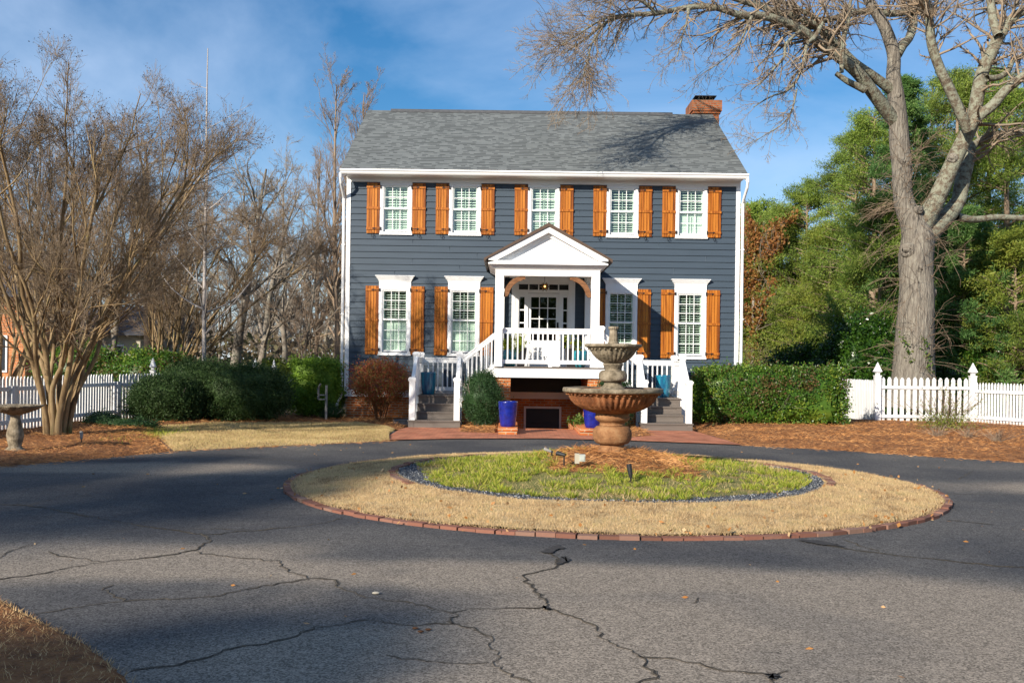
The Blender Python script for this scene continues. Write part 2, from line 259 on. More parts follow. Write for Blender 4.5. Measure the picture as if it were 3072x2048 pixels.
class MB:
    def __init__(s): s.v = []; s.f = []
    def add(s, vs, fs):
        b = len(s.v); s.v += [tuple(v) for v in vs]; s.f += [tuple(i+b for i in f) for f in fs]; return s
    def box(s, x0, x1, y0, y1, z0, z1):
        return s.add([(x0, y0, z0), (x1, y0, z0), (x1, y1, z0), (x0, y1, z0), (x0, y0, z1), (x1, y0, z1), (x1, y1, z1), (x0, y1, z1)],
                     [(0, 3, 2, 1), (4, 5, 6, 7), (0, 1, 5, 4), (1, 2, 6, 5), (2, 3, 7, 6), (3, 0, 4, 7)])
    def bev(s, x0, x1, y0, y1, z0, z1, b=.008):          # box with a bevelled front (towards -y) and top edge
        return s.box(x0, x1, y0+b, y1, z0, z1).box(x0+b, x1-b, y0, y0+b-.0005, z0+b, z1-b)
    def prism(s, poly, a, b, axis='y'):
        n = len(poly)
        if axis == 'y': vs = [(p[0], a, p[1]) for p in poly]+[(p[0], b, p[1]) for p in poly]
        elif axis == 'x': vs = [(a, p[0], p[1]) for p in poly]+[(b, p[0], p[1]) for p in poly]
        else: vs = [(p[0], p[1], a) for p in poly]+[(p[0], p[1], b) for p in poly]
        return s.add(vs, [tuple(range(n)), tuple(range(2*n-1, n-1, -1))]+[(i, (i+1) % n, n+(i+1) % n, n+i) for i in range(n)])
    def beam(s, p0, p1, wd, h):                          # bar with vertical ends
        p0 = Vector(p0); p1 = Vector(p1); d = (p1-p0); d.z = 0; d.normalize(); n = Vector((-d.y, d.x, 0))*wd/2; u = Vector((0, 0, h/2))
        return s.add([p0-n-u, p0+n-u, p0+n+u, p0-n+u, p1-n-u, p1+n-u, p1+n+u, p1-n+u], [(0, 1, 2, 3), (7, 6, 5, 4), (0, 4, 5, 1), (1, 5, 6, 2), (2, 6, 7, 3), (3, 7, 4, 0)])
    def lathe(s, prof, n=32, c=(0, 0, 0), flute=None, cap=True):
        vs = []; k = len(prof)
        for i, p in enumerate(prof):
            for j in range(n):
                a = 2*PI*j/n; r = p[0]
                if len(p) > 2 and p[2]: r *= 1 + p[2]*(abs(math.cos(a*flute/2))-.6)
                vs.append((c[0]+r*math.cos(a), c[1]+r*math.sin(a), c[2]+p[1]))
        fs = [(i*n+j, i*n+(j+1) % n, (i+1)*n+(j+1) % n, (i+1)*n+j) for i in range(k-1) for j in range(n)]
        if cap: fs += [tuple(range(n-1, -1, -1)), tuple((k-1)*n+j for j in range(n))]
        return s.add(vs, fs)
    def ball(s, c, r, n=8, sq=(1, 1, 1)):
        prof = [(r*math.sin(PI*i/6) or 1e-4, -r*math.cos(PI*i/6)) for i in range(7)]
        b = len(s.v); s.lathe(prof, n, (0, 0, 0), cap=False)
        for i in range(b, len(s.v)): v = s.v[i]; s.v[i] = (c[0]+v[0]*sq[0], c[1]+v[1]*sq[1], c[2]+v[2]*sq[2])
        return s
    def tube(s, pts, rad, n=6):
        P = np.array(pts, float)[None]; R = np.full((1, len(pts)), rad) if np.isscalar(rad) else np.array(rad, float)[None]
        V, Q = tubes(P, R, n); return s.add(V.tolist(), Q.tolist())
    def build(s, name, m, parent=None, loc=None, smooth=False, local=False):
        if local:
            me = bpy.data.meshes.new(name); me.from_pydata(s.v, [], s.f); me.materials.append(M[m])
            if smooth: me.polygons.foreach_set('use_smooth', [True]*len(me.polygons))
            o = bpy.data.objects.new(name, me); C.objects.link(o)
            if parent is not None: o.parent = parent
            if loc is not None: o.location = loc
            return o
        return mkmesh(name, s.v, faces=s.f, m=m, parent=parent, loc=loc, smooth=smooth)
def tubes(P, R, n):
    """P (B,K,3), R (B,K) -> verts, quads"""
    B, K, _ = P.shape
    T = np.gradient(P, axis=1); T /= np.linalg.norm(T, axis=2, keepdims=True)+1e-9
    ref = np.where(np.abs(T[:, :1, 2:3]) > .9, np.array([1., 0, 0]), np.array([0, 0, 1.])); ref = np.repeat(ref, K, 1)
    A = np.cross(T, ref); A /= np.linalg.norm(A, axis=2, keepdims=True)+1e-9
    for i in range(1, K):                                 # keep the frame from flipping
        a = A[:, i-1]-T[:, i]*np.sum(A[:, i-1]*T[:, i], 1, keepdims=True); A[:, i] = a/(np.linalg.norm(a, axis=1, keepdims=True)+1e-9)
    Bn = np.cross(T, A); an = np.arange(n)*2*PI/n
    V = P[:, :, None]+R[:, :, None, None]*(A[:, :, None]*np.cos(an)[None, None, :, None]+Bn[:, :, None]*np.sin(an)[None, None, :, None])
    idx = np.arange(B*K*n).reshape(B, K, n); a = idx[:, :-1]; b = idx[:, 1:]
    Q = np.stack([a, np.roll(a, -1, 2), np.roll(b, -1, 2), b], -1).reshape(-1, 4)
    return V.reshape(-1, 3), Q
def joinq(parts):
    V = []; Q = []; o = 0
    for v, q in parts: V.append(v); Q.append(q+o); o += len(v)
    return np.concatenate(V), np.concatenate(Q)
def tag(o, label=None, cat=None, group=None, kind=None):
    if label: o['label'] = label
    if cat: o['category'] = cat
    if group: o['group'] = group
    if kind: o['kind'] = kind
    return o
def thing(name, label, cat, loc, group=None):
    o = bpy.data.objects.new(name, None); C.objects.link(o); o.location = loc; o.empty_display_size = .2; return tag(o, label, cat, group)
def dup(o, parent=None, loc=None):
    c = o.copy(); C.objects.link(c); c.parent = parent
    if loc is not None: c.location = loc
    for ch in list(o.children): dup(ch, c)
    return c
# ---------------------------------------------------------------- leaves, grass, branches
def leaves(rng, P, L, W, D=None, spread=1.0, jit=.35):
    """rhombus leaves at P; D preferred directions"""
    n = len(P); d = rng.normal(size=(n, 3)); d /= np.linalg.norm(d, axis=1, keepdims=True)
    if D is not None: d = D*(1-spread)+d*spread; d /= np.linalg.norm(d, axis=1, keepdims=True)+1e-9
    u = np.cross(d, rng.normal(size=(n, 3))); u /= np.linalg.norm(u, axis=1, keepdims=True)+1e-9
    l = (L*(1+jit*rng.uniform(-1, 1, n)))[:, None]; wd = (W*(1+jit*rng.uniform(-1, 1, n)))[:, None]
    V = np.stack([P, P+d*l*.5+u*wd*.5, P+d*l, P+d*l*.5-u*wd*.5], 1).reshape(-1, 3)
    return V, np.arange(4*n).reshape(n, 4)
def clumps(rng, cen, n, r):
    i = rng.randint(0, len(cen), n); return cen[i]+rng.normal(size=(n, 3))*(np.asarray(r)[i][:, None] if np.ndim(r) else r)
def grow(rng, P, R, cnt, t0, t1, ang, lf, rf, K, up, wig=.12, lmin=0, lpow=.6, fix=None, rmin=.003):
    B, KK, _ = P.shape
    b = np.repeat(np.arange(B), cnt); n = len(b); t = rng.uniform(t0, t1, n); x = t*(KK-1); i = np.minimum(x.astype(int), KK-2); f = (x-i)[:, None]
    s = P[b, i]*(1-f)+P[b, i+1]*f; r0 = R[b, i]*(1-f[:, 0])+R[b, i+1]*f[:, 0]
    T = P[b, i+1]-P[b, i]; T /= np.linalg.norm(T, axis=1, keepdims=True)+1e-9
    plen = np.linalg.norm(np.diff(P, axis=1), axis=2).sum(1)[b]
    ax = rng.normal(size=(n, 3)); ax -= T*np.sum(ax*T, 1, keepdims=True); ax /= np.linalg.norm(ax, axis=1, keepdims=True)+1e-9
    a = (ang*(1+.35*rng.normal(size=n)))[:, None]; d = T*np.cos(a)+ax*np.sin(a)
    ln = plen*lf*(1-t*lpow)*rng.uniform(.6, 1.3, n)
    if fix: ln = rng.uniform(fix[0], fix[1], n)
    ln = np.maximum(ln, lmin)
    Q = np.zeros((n, K, 3)); Q[:, 0] = s; st = (ln/(K-1))[:, None]
    for k in range(1, K):
        Q[:, k] = Q[:, k-1]+d*st; d = d+rng.normal(size=(n, 3))*wig+np.array(up)/(K-1); d /= np.linalg.norm(d, axis=1, keepdims=True)+1e-9
    rr = np.maximum(r0*rf, rmin)[:, None]*np.linspace(1, .35, K)[None]
    return Q, np.maximum(rr, rmin*.7)
def smoothpath(pts, rad, m=4):
    pts = np.array(pts, float); rad = np.array(rad, float); n = len(pts); o = []; r = []
    for i in range(n-1):
        p0 = pts[max(i-1, 0)]; p1 = pts[i]; p2 = pts[i+1]; p3 = pts[min(i+2, n-1)]
        for j in range(m):
            t = j/m; o.append(.5*((2*p1)+(-p0+p2)*t+(2*p0-5*p1+4*p2-p3)*t*t+(-p0+3*p1-3*p2+p3)*t**3)); r.append(rad[i]*(1-t)+rad[i+1]*t)
    o.append(pts[-1]); r.append(rad[-1]); return np.array(o), np.array(r)
def resample(P, R, K):
    t = np.linspace(0, len(P)-1, K); i = np.minimum(t.astype(int), len(P)-2); f = (t-i)[:, None]
    return P[i]*(1-f)+P[i+1]*f, R[i]*(1-f[:, 0])+R[i+1]*f[:, 0]
# ================================================================ GROUND
def flat(name, poly, z, m, kind='structure'):
    o = mkmesh(name, [(p[0], p[1], z) for p in poly], faces=[tuple(range(len(poly)))], m=m); return tag(o, kind=kind)
PX0, PX1, PY0, PY1 = -.02, 1.62, 25.5, 28.82       # the sunken area in front of the basement door
b = MB(); G0 = -.05
for x0, x1, y0, y1 in [(-700, PX0, -60, 900), (PX1, 700, -60, 900), (PX0, PX1, -60, PY0), (PX0, PX1, PY1, 900)]:
    b.add([(x0, y0, G0), (x1, y0, G0), (x1, y1, G0), (x0, y1, G0)], [(0, 1, 2, 3)])
tag(b.build('ground', 'ground'), kind='structure')
def curve(pts, n):
    pts = np.array(pts, float); d = np.r_[0, np.cumsum(np.linalg.norm(np.diff(pts, axis=0), axis=1))]; t = np.linspace(0, d[-1], n)
    return np.stack([np.interp(t, d, pts[:, k]) for k in range(2)], 1)
def vnoise(x, y, s=1.0, seed=0):
    v = 0
    for k, (a, f) in enumerate([(1, 1), (.5, 2.3), (.25, 5.1)]): v = v+a*np.sin(x*s*f*1.3+seed+k*2.1+1.7*np.sin(y*s*f*.9+seed*1.3))*np.cos(y*s*f*1.1+seed*.7-k+np.sin(x*s*f*.7))
    return v/1.75
class Strip:
    def __init__(s, front, back, h, nz=.03, sc=1.6, seed=0, edge=.12):
        s.f = np.array(front, float); s.b = np.array(back, float); s.h = h; s.nz = nz; s.sc = sc; s.seed = seed; s.edge = edge
    def pos(s, u, v):
        n = 200; F0 = curve(s.f, n); B0 = curve(s.b, n); x = np.clip(u, 0, 1)*(n-1)
        f = np.stack([np.interp(x, np.arange(n), F0[:, k]) for k in range(2)], -1); b = np.stack([np.interp(x, np.arange(n), B0[:, k]) for k in range(2)], -1)
        p = f*(1-v)[..., None]+b*v[..., None]; e = np.minimum(np.minimum(u, 1-u)*20, np.minimum(v/s.edge, 1)); e = np.clip(e, 0, 1); e = np.sqrt(e)
        z = -.02+e*(s.h+.02)+e*s.nz*vnoise(p[..., 0], p[..., 1], s.sc, s.seed)
        return np.concatenate([p, z[..., None]], -1)
    def mesh(s, name, m, nu=160, nv=60):
        u, v = np.meshgrid(np.linspace(0, 1, nu), np.linspace(0, 1, nv)); P = s.pos(u, v)
        P[..., 1] += (v == 0)*.03*np.sin(u*180+3*np.sin(u*37)); i = np.arange(nu*nv).reshape(nv, nu)
        Q = np.stack([i[:-1, :-1], i[:-1, 1:], i[1:, 1:], i[1:, :-1]], -1).reshape(-1, 4)
        return tag(mkmesh(name, P.reshape(-1, 3), quads=Q, m=m, smooth=True), kind='structure')
    def rnd(s, rng, n, vp=1.0): return s.pos(rng.uniform(0, 1, n), rng.uniform(0, 1, n)**vp)
# driveway
flat('driveway', [(-60, -14), (60, -14), (60, 17), (16, 20), (10, 24), (4.9, 24.2), (-3.2, 24.2), (-8, 22), (-20, 20), (-60, 18)], 0, 'asphalt')
def needles(rng, P, L, W, flatness=.25):
    n = len(P); a = rng.uniform(0, 2*PI, n); D = np.stack([np.cos(a), np.sin(a), rng.normal(0, flatness, n)], 1)
    V, Q = leaves(rng, P, L, W, D, spread=.05); return V, Q
lb = Strip([(-20, 11.8), (-12, 14.0), (-7.9, 15.5), (-6.9, 17.0), (-6.2, 18.4)], [(-20, 27), (-13, 27.6), (-11, 27.6), (-10.2, 26.2), (-8.7, 24)], .09, .05, 1.1, 1)
lb.mesh('mulch_bed', 'straw_g')
bb_ = Strip([(-8.7, 24), (-7.6, 25.7), (-4.2, 26.5), (-2.75, 25.0)], [(-11, 27.6), (-9, 30), (-4.9, 29.3), (-2.7, 28.7)], .06, .03, 1.4, 3)
bb_.mesh('mulch_bed', 'straw_g')
rb = Strip([(4.92, 21.35), (6.5, 20.6), (9.4, 18.35), (14, 15.6), (26, 10)], [(4.62, 28.75), (10.8, 29.95), (13.7, 30), (17, 32), (26, 34)], .10, .06, 1.0, 5, edge=.1)
rb.mesh('mulch_bed', 'straw_g', 260)
m1 = Strip([(-1.25, 23.9), (-.36, 23.7)], [(-1.25, 27), (-.3, 27)], .07, .03, 2, 7); m1.mesh('mulch_bed', 'straw_g', 40, 40)
m2 = Strip([(1.98, 23.2), (2.6, 22.7), (3.35, 23.6)], [(1.98, 27), (2.6, 27), (3.2, 27)], .10, .04, 2, 8); m2.mesh('mulch_bed', 'straw_g', 40, 40)
lawn = Strip([(-6.2, 18.4), (-5.8, 18.75), (-2.6, 21.35), (-2.75, 21.6)], [(-8.7, 24), (-7.6, 25.8), (-4.2, 26.6), (-2.9, 24.9)], .05, .012, 1.2, 9); lawn.mesh('lawn', 'dry_g')
ng = Strip([(-3.56, 7.0), (-3.08, 6.55), (-2.5, 6.0), (-1.98, 5.35), (-1.5, 4.3), (-1.2, 2)], [(-9, 9.5), (-9, 7), (-9, 5.35), (-9, 4), (-9, 2)], .06, .02, 1.5, 11, edge=.03); ng.mesh('grass_verge', 'straw_g')
r_ = rs(5)
for st, n, L_, W_, nm in [(lb, 40000, .13, .0042, 1), (bb_, 6000, .14, .007, 1), (rb, 66000, .13, .0046, 1), (m1, 1500, .13, .006, 1), (m2, 2500, .13, .006, 1)]:
    P = st.rnd(r_, n, 1.0); P[:, 2] += r_.uniform(.0, .035, n)
    V, Q = needles(r_, P, L_, W_, .3); tag(mkmesh('pine_straw', V, quads=Q, m='straw'), 'rust coloured pine straw spread over the planting bed', 'pine straw', kind='stuff')
def grassblades(rng, P, H, W, lean=.6):
    n = len(P); D = np.stack([rng.normal(0, lean, n), rng.normal(0, lean, n), np.ones(n)], 1); D /= np.linalg.norm(D, axis=1, keepdims=True)
    a = rng.uniform(0, PI, n); u = np.stack([np.cos(a), np.sin(a)*.3, np.zeros(n)], 1); h = (H*rng.uniform(.5, 1.3, n))[:, None]; w_ = (W*rng.uniform(.6, 1.3, n))[:, None]
    V = np.stack([P-u*w_*.5, P+u*w_*.5, P+D*h], 1).reshape(-1, 3); return V, np.arange(3*n).reshape(n, 3)
P = lawn.rnd(r_, 60000); V, T_ = grassblades(r_, P, .045, .014); tag(mkmesh('dormant_grass', V, tris=T_, m='drygr'), 'short straw coloured lawn grass left of the front walk', 'grass', kind='stuff')
P = ng.rnd(r_, 30000); V, T_ = grassblades(r_, P, .045, .006, 1.3); tag(mkmesh('dormant_grass', V, tris=T_, m='verge'), 'short dry grass at the near left corner of the drive', 'grass', kind='stuff')
gp = np.stack([r_.normal(-8.0, .35, 2500), r_.normal(21.6, .9, 2500), np.full(2500, .06)], 1)
V, T_ = grassblades(r_, gp, .07, .012); tag(mkmesh('green_grass', V, tris=T_, m='green'), 'patch of green grass at the left tip of the lawn', 'grass', kind='stuff')
sp_ = []
for st, n in ((lb, 1600), (rb, 2400), (lawn, 500)):
    u = r_.uniform(0, 1, n); c = curve(st.f, 400)[(u*399).astype(int)]; c = c+np.stack([r_.normal(0, .1, n), -np.abs(r_.normal(0, .22, n))+.05], 1); sp_.append(np.concatenate([c, np.full((n, 1), .012)], 1))
V, Q = needles(r_, np.concatenate(sp_), .12, .005, .05); tag(mkmesh('straw_litter', V, quads=Q, m='straw'), 'loose pine needles spilled from the beds onto the drive edge', 'pine straw', kind='stuff')
# brick walk with the sunken basement entry cut out
wz = .022
flat('brick_walk', [(-2.75, 21.3), (-1.2, 22.0), (.8, 22.35), (2.6, 22.1), (4.92, 21.3), (4.62, 25.7), (PX1, 25.7), (PX1, PY0), (PX0, PY0), (PX0, 25.7), (-2.6, 25.7), (-2.75, 24.6)], wz, 'paver')
b = MB().box(PX0-.02, PX0, PY0, PY1, -1.7, wz+.004).box(PX1, PX1+.02, PY0, PY1, -1.7, wz+.004).box(PX0, PX1, PY0-.02, PY0, -1.7, wz+.003).box(PX0, PX1, PY0, PY1, -1.75, -1.7)
for k in range(5): b.box(PX0, PX1, PY0+.3*k, PY0+.3*(k+1), -1.7, -.17*(k+1)*1.55)
tag(b.build('basement_steps', 'brick'), 'brick steps sunk below the porch in front of the basement door', 'steps')
# ---------------- island
IX, IY, IR = 1.39, 14.35, 4.6
def ih(x, y):
    r = np.hypot(x-IX, y-IY); base = np.interp(r, [0, .5, .95, 1.6, 2.6, 3.0, 4.35, 4.6], [.46, .45, .36, .24, .16, .155, .05, .02])
    return base+.012*vnoise(x, y, 2.2, 4)*np.clip(r, .3, 1)
def polar(name, r0f, r1f, dz, m, nr=40, na=360, nz=0):
    a = np.linspace(0, 2*PI, na, endpoint=False); A, T = np.meshgrid(a, np.linspace(0, 1, nr)); r0 = r0f(A); r1 = r1f(A); Rr = r0+(r1-r0)*T
    X = IX+Rr*np.cos(A); Y = IY+Rr*np.sin(A); Z = ih(X, Y)+dz+nz*vnoise(X, Y, 6, 2); i = np.arange(nr*na).reshape(nr, na)
    Q = np.stack([i[:-1], np.roll(i[:-1], -1, 1), np.roll(i[1:], -1, 1), i[1:]], -1).reshape(-1, 4)
    return tag(mkmesh(name, np.stack([X, Y, Z], -1).reshape(-1, 3), quads=Q[:, ::-1], m=m, smooth=True), kind='structure')
def rring(A): return 3.0+.03*np.sin(5*A)
def rgreen(A): return 2.76+.09*np.sin(3*A+1)+.07*np.sin(7*A)
def rstraw(A): return 1.1+.35*np.cos(A+.9)+.14*np.sin(5*A)
polar('island_lawn', rring, lambda A: A*0+4.37, 0, 'dry_g'); polar('island_gravel', rgreen, rring, -.004, 'gravel_g', 12)
polar('island_grass', rstraw, rgreen, .004, 'green_g'); polar('island_mulch', lambda A: A*0+.01, rstraw, .008, 'straw_g', 20)
r_ = rs(11)
def rp(rng, n, r0, r1): a = rng.uniform(0, 2*PI, n); r = np.sqrt(rng.uniform(r0**2, r1**2, n)); return IX+r*np.cos(a), IY+r*np.sin(a), r, a
x, y, r, a = rp(r_, 215000, 2.9, 4.44); k = (r > rring(a)) & (r_.uniform(size=len(r)) < np.clip(1.25-(y-9.5)*.07, .25, 1)); x, y = x[k], y[k]
V, T_ = grassblades(r_, np.stack([x, y, ih(x, y)-.003], 1), .042, .006, .9); V[:, 2] -= np.repeat(.012*np.clip(vnoise(x, y, 5, 3), 0, 1), 3); tag(mkmesh('dormant_grass', V, tris=T_, m='dry'), 'dry tan turf ring of the round island', 'grass', kind='stuff')
x, y, r, a = rp(r_, 2600, .7, 2.8); k = (r < rgreen(a)+.05) & (r > rstraw(a)-.3*r_.uniform(size=len(r))) & (r_.uniform(size=len(r)) < .5+.7*vnoise(x, y, 2.4, 1)); x, y = x[k], y[k]; nbp = 30
hx = np.repeat(.03+.05*r_.uniform(size=len(x))**1.5, nbp); an = r_.uniform(0, 2*PI, len(hx)); rd = r_.uniform(0, .05, len(hx)); X_ = np.repeat(x, nbp)+np.cos(an)*rd; Y_ = np.repeat(y, nbp)+np.sin(an)*rd
D_ = np.stack([np.cos(an)*.75+r_.normal(0, .25, len(hx)), np.sin(an)*.75+r_.normal(0, .25, len(hx)), np.ones(len(hx))], 1); D_ /= np.linalg.norm(D_, axis=1, keepdims=True)
V, Q = leaves(r_, np.stack([X_, Y_, ih(X_, Y_)-.004], 1), hx*1.35, .009, D_, .06); tag(mkmesh('green_grass', V, quads=Q, m='green'), 'lush green grass clumps around the fountain mound', 'grass', kind='stuff')
x, y, r, a = rp(r_, 22000, .8, 2.75); k = r < rgreen(a)+.04; x, y = x[k], y[k]
V, T_ = grassblades(r_, np.stack([x, y, ih(x, y)-.003], 1), .045, .008, .9); tag(mkmesh('thin_grass', V, tris=T_, m='drygr'), 'thin yellowed grass between the green clumps around the fountain', 'grass', kind='stuff')
x, y, r, a = rp(r_, 5000, 2.3, 2.8); k = (np.sin(a*3+.6)+np.sin(a*7) > .5) & (r < rgreen(a)+.1); x, y = x[k], y[k]
V, T_ = grassblades(r_, np.stack([x, y, ih(x, y)], 1), .09, .009, .8); tag(mkmesh('dormant_grass', V, tris=T_, m='dry'), 'dry grass tufts at the edge of the gravel ring', 'grass', kind='stuff')
x, y, r, a = rp(r_, 21000, .25, 2.0); k = r < rstraw(a)+.12*r_.normal(size=len(r)); x, y = x[k], y[k]
V, Q = needles(r_, np.stack([x, y, ih(x, y)+r_.uniform(0, .05, len(x))], 1), .14, .005, .35); tag(mkmesh('pine_straw', V, quads=Q, m='straw'), 'pine straw heaped around the fountain foot', 'pine straw', kind='stuff')
x, y, r, a = rp(r_, 14000, 2.45, 3.02); k = (r > rgreen(a)-.03) & (r < rring(a)); x, y = x[k], y[k]; n = len(x)
c = np.stack([x, y, ih(x, y)+.003], 1); s_ = r_.uniform(.008, .02, (n, 1, 1)); tv = r_.normal(size=(n, 4, 3)); tv /= np.linalg.norm(tv, axis=2, keepdims=True)
V = (c[:, None]+tv*s_).reshape(-1, 3); i4 = np.arange(4*n).reshape(n, 4); T_ = np.concatenate([i4[:, [0, 1, 2]], i4[:, [0, 2, 3]], i4[:, [0, 3, 1]], i4[:, [1, 3, 2]]])
tag(mkmesh('gravel', V, tris=T_, m='gravel'), 'blue grey crushed stone ring inside the island', 'gravel', kind='stuff')
b = MB(); rr = rs(3)
def brick_at(b, a, r, l, wd, h, jit=.01):
    ca, sa = math.cos(a), math.sin(a); cx = IX+r*ca+rr.normal(0, jit); cy = IY+r*sa+rr.normal(0, jit); z = float(ih(np.array(cx), np.array(cy)))-abs(rr.normal(0, .006)); t = rr.normal(0, .035)
    ct, st_ = math.cos(a+t), math.sin(a+t); vs = []
    for dz in (-.05, h+rr.uniform(-.006, .006)):
        for du, dv in ((-1, -1), (1, -1), (1, 1), (-1, 1)): vs.append((cx+ct*du*wd/2-st_*dv*l/2, cy+st_*du*wd/2+ct*dv*l/2, z+dz))
    b.add(vs, [(0, 3, 2, 1), (4, 5, 6, 7), (0, 1, 5, 4), (1, 2, 6, 5), (2, 3, 7, 6), (3, 0, 4, 7)])
nb = 136
for i in range(nb): brick_at(b, 2*PI*i/nb, 4.465, 2*PI*4.465/nb-.010, .13, .004, .006)
tag(b.build('brick_edging', 'loose_brick'), 'ring of red bricks edging the island against the drive', 'edging')
b = MB()
for i in range(90):
    a = 2*PI*i/90
    if (-.55 < a < 1.3) or a > 5.9 or (1.9 < a < 3.7): brick_at(b, a, 3.07, .195, .10, .03, .014)
tag(b.build('brick_edging', 'loose_brick'), 'broken inner ring of bricks around the blue grey gravel', 'edging')
# fallen leaves
x, y, r, a = rp(r_, 500, 3.0, 4.6); k = (y < IY+1) & (r_.uniform(size=500) < np.where(r > 4.2, 1, .35)); x, y = x[k], y[k]
V, Q = leaves(r_, np.stack([x, y, ih(x, y)+.035], 1), .06, .035, None); Pl = []
x2 = r_.uniform(-8, 10, 160); y2 = r_.uniform(5, 21, 160); V2, Q2 = needles(r_, np.stack([x2, y2, np.full(160, .006)], 1), .045, .02, .05)
V, Q = joinq([(V, Q), (V2, Q2)]); tag(mkmesh('fallen_leaves', V, quads=Q, m='leaf_l'), 'scattered dry leaves on the drive and island', 'leaves', kind='stuff')
# ---------------- cracks
def cr5(p): return grd(p[0]*.6531, 1360+p[1]*.6531)
def cr6(p): return grd(1536+p[0]*.6531, 1360+p[1]*.6531)
CR = [(cr5, [(0, 233), (150, 240), (350, 280), (500, 308), (680, 335), (850, 360), (960, 385), (965, 405), (900, 445), (700, 475), (460, 500), (330, 520), (180, 555), (-60, 585)], .028),
 (cr5, [(850, 348), (1000, 346), (1150, 350)], .012), (cr5, [(930, 375), (1150, 355), (1350, 338), (1480, 320), (1575, 298)], .026),
 (cr5, [(890, 450), (1050, 475), (1270, 495), (1310, 535), (1420, 575), (1520, 580), (1570, 620), (1690, 665), (1900, 685), (2070, 735), (2180, 715), (2350, 712), (2500, 706)], .016),
 (cr5, [(155, 740), (400, 700), (560, 675), (800, 665), (1000, 655), (1200, 610), (1420, 578)], .014), (cr5, [(520, 605), (488, 615), (500, 640), (560, 678)], .012),
 (cr5, [(600, 1000), (900, 955), (1100, 890), (1300, 855), (1450, 800), (1700, 765), (1900, 795), (2060, 775), (2090, 735)], .018),
 (cr5, [(2060, 775), (2200, 815), (2260, 850), (2250, 880), (2300, 930), (2250, 970), (2352, 1030), (2420, 1060)], .014), (cr5, [(1780, 930), (1950, 955), (2150, 965), (2250, 960)], .008), (cr5, [(200, 450), (300, 470), (460, 498)], .012),
 (cr5, [(0, 480), (70, 440), (155, 418)], .010), (cr5, [(990, 0), (1150, 18), (1500, 44)], .014), (cr5, [(150, 235), (300, 190), (420, 195)], .008), (cr5, [(520, 360), (650, 342)], .008),
 (cr6, [(215, 425), (175, 455), (215, 490), (210, 520), (60, 560), (70, 595), (110, 640), (165, 670), (150, 710), (330, 770), (450, 865), (580, 935), (660, 1000), (640, 1030), (560, 1054)], .019),
 (cr6, [(580, 935), (700, 935), (850, 965), (1000, 1000), (1180, 1015), (1215, 1060)], .013), (cr6, [(1200, 1025), (1260, 990)], .006),
 (cr6, [(1330, 400), (1600, 450), (1800, 470), (2100, 505), (2400, 530)], .022), (cr6, [(1520, 395), (1690, 450)], .018), (cr6, [(2000, 305), (2230, 328)], .014), (cr6, [(1950, 183), (2352, 190)], .016), (cr6, [(2050, 120), (2110, 85)], .010), (cr6, [(0, 712), (140, 705)], .006), (cr6, [(860, 665), (845, 690)], .006)]
M['stain'] = mat('tar_stain', [(.028, .026, .026), (.055, .052, .05)], scale=14, rough=.95)
M['crumble'] = mat('crumbled_asphalt', [(.05, .045, .04), (.20, .165, .12)], scale=30, detail=4, rough=1, bump=.6, bscale=90)
rc = rs(21); b = MB(); b2_ = MB(); b3_ = MB()
for fn, pts, wd in CR:
    p = np.array([fn(q) for q in pts])[:, :2]; L_ = np.linalg.norm(np.diff(p, axis=0), axis=1).sum(); n = max(int(L_/.045), 4); c = curve(p, n); j = rc.normal(0, .014, (n, 2)); j = j+np.roll(j, 1, 0)*.6; c = c+j
    T = np.gradient(c, axis=0); T /= np.linalg.norm(T, axis=1, keepdims=True); nn = np.stack([-T[:, 1], T[:, 0]], 1); hw = (wd*(.17 if fn is cr5 else .23)*np.clip(.5+.9*rc.uniform(0, 1, n)*(1+.5*np.sin(np.arange(n)*.21))-1.1*np.maximum(0, np.sin(np.arange(n)*.083+n)-.45), .06, 2))[:, None]; hw[0] = hw[-1] = .001
    h2 = hw*2.3*(.4+.8*np.abs(np.sin(np.arange(n)*.13+n)))[:, None]*rc.uniform(.5, 1.4, (n, 1)); A2 = c+nn*(h2+.003); B2 = c-nn*(h2+.003); b2_.add([(q[0], q[1], .004) for q in A2]+[(q[0], q[1], .004) for q in B2], [(i, n+i, n+i+1, i+1) for i in range(n-1)])
    A = c+nn*hw; B_ = c-nn*hw; vs = [(q[0], q[1], .008) for q in A]+[(q[0], q[1], .008) for q in B_]
    b.add(vs, [(i, n+i, n+i+1, i+1) for i in range(n-1)])
for fn, pts in [(cr6, [(125, 456), (150, 447), (172, 440), (200, 428), (215, 422), (226, 430), (246, 434), (228, 441), (203, 446), (192, 457), (172, 462), (150, 459)]), (cr6, [(218, 482), (245, 478), (268, 484), (262, 494), (240, 503), (225, 510), (210, 518), (200, 517), (214, 500)]), (cr6, [(150, 704), (175, 712), (168, 722), (140, 716)]), (cr6, [(1170, 1020), (1215, 1018), (1225, 1040), (1180, 1040)]), (cr6, [(1300, 398), (1420, 404), (1540, 432), (1400, 420)])]:
    p = np.array([fn(q) for q in pts+pts[:1]])[:, :2]; c = curve(p, 60)[:-1]; c = c+rc.normal(0, .012, c.shape); b3_.add([(q[0], q[1], .012) for q in c], [tuple(range(len(c)))])
cr_o = b.build('crack', 'crack', bpy.data.objects['driveway']); b2_.build('crack_edge', 'crumble', bpy.data.objects['driveway']); b3_.build('stain', 'stain', bpy.data.objects['driveway'])
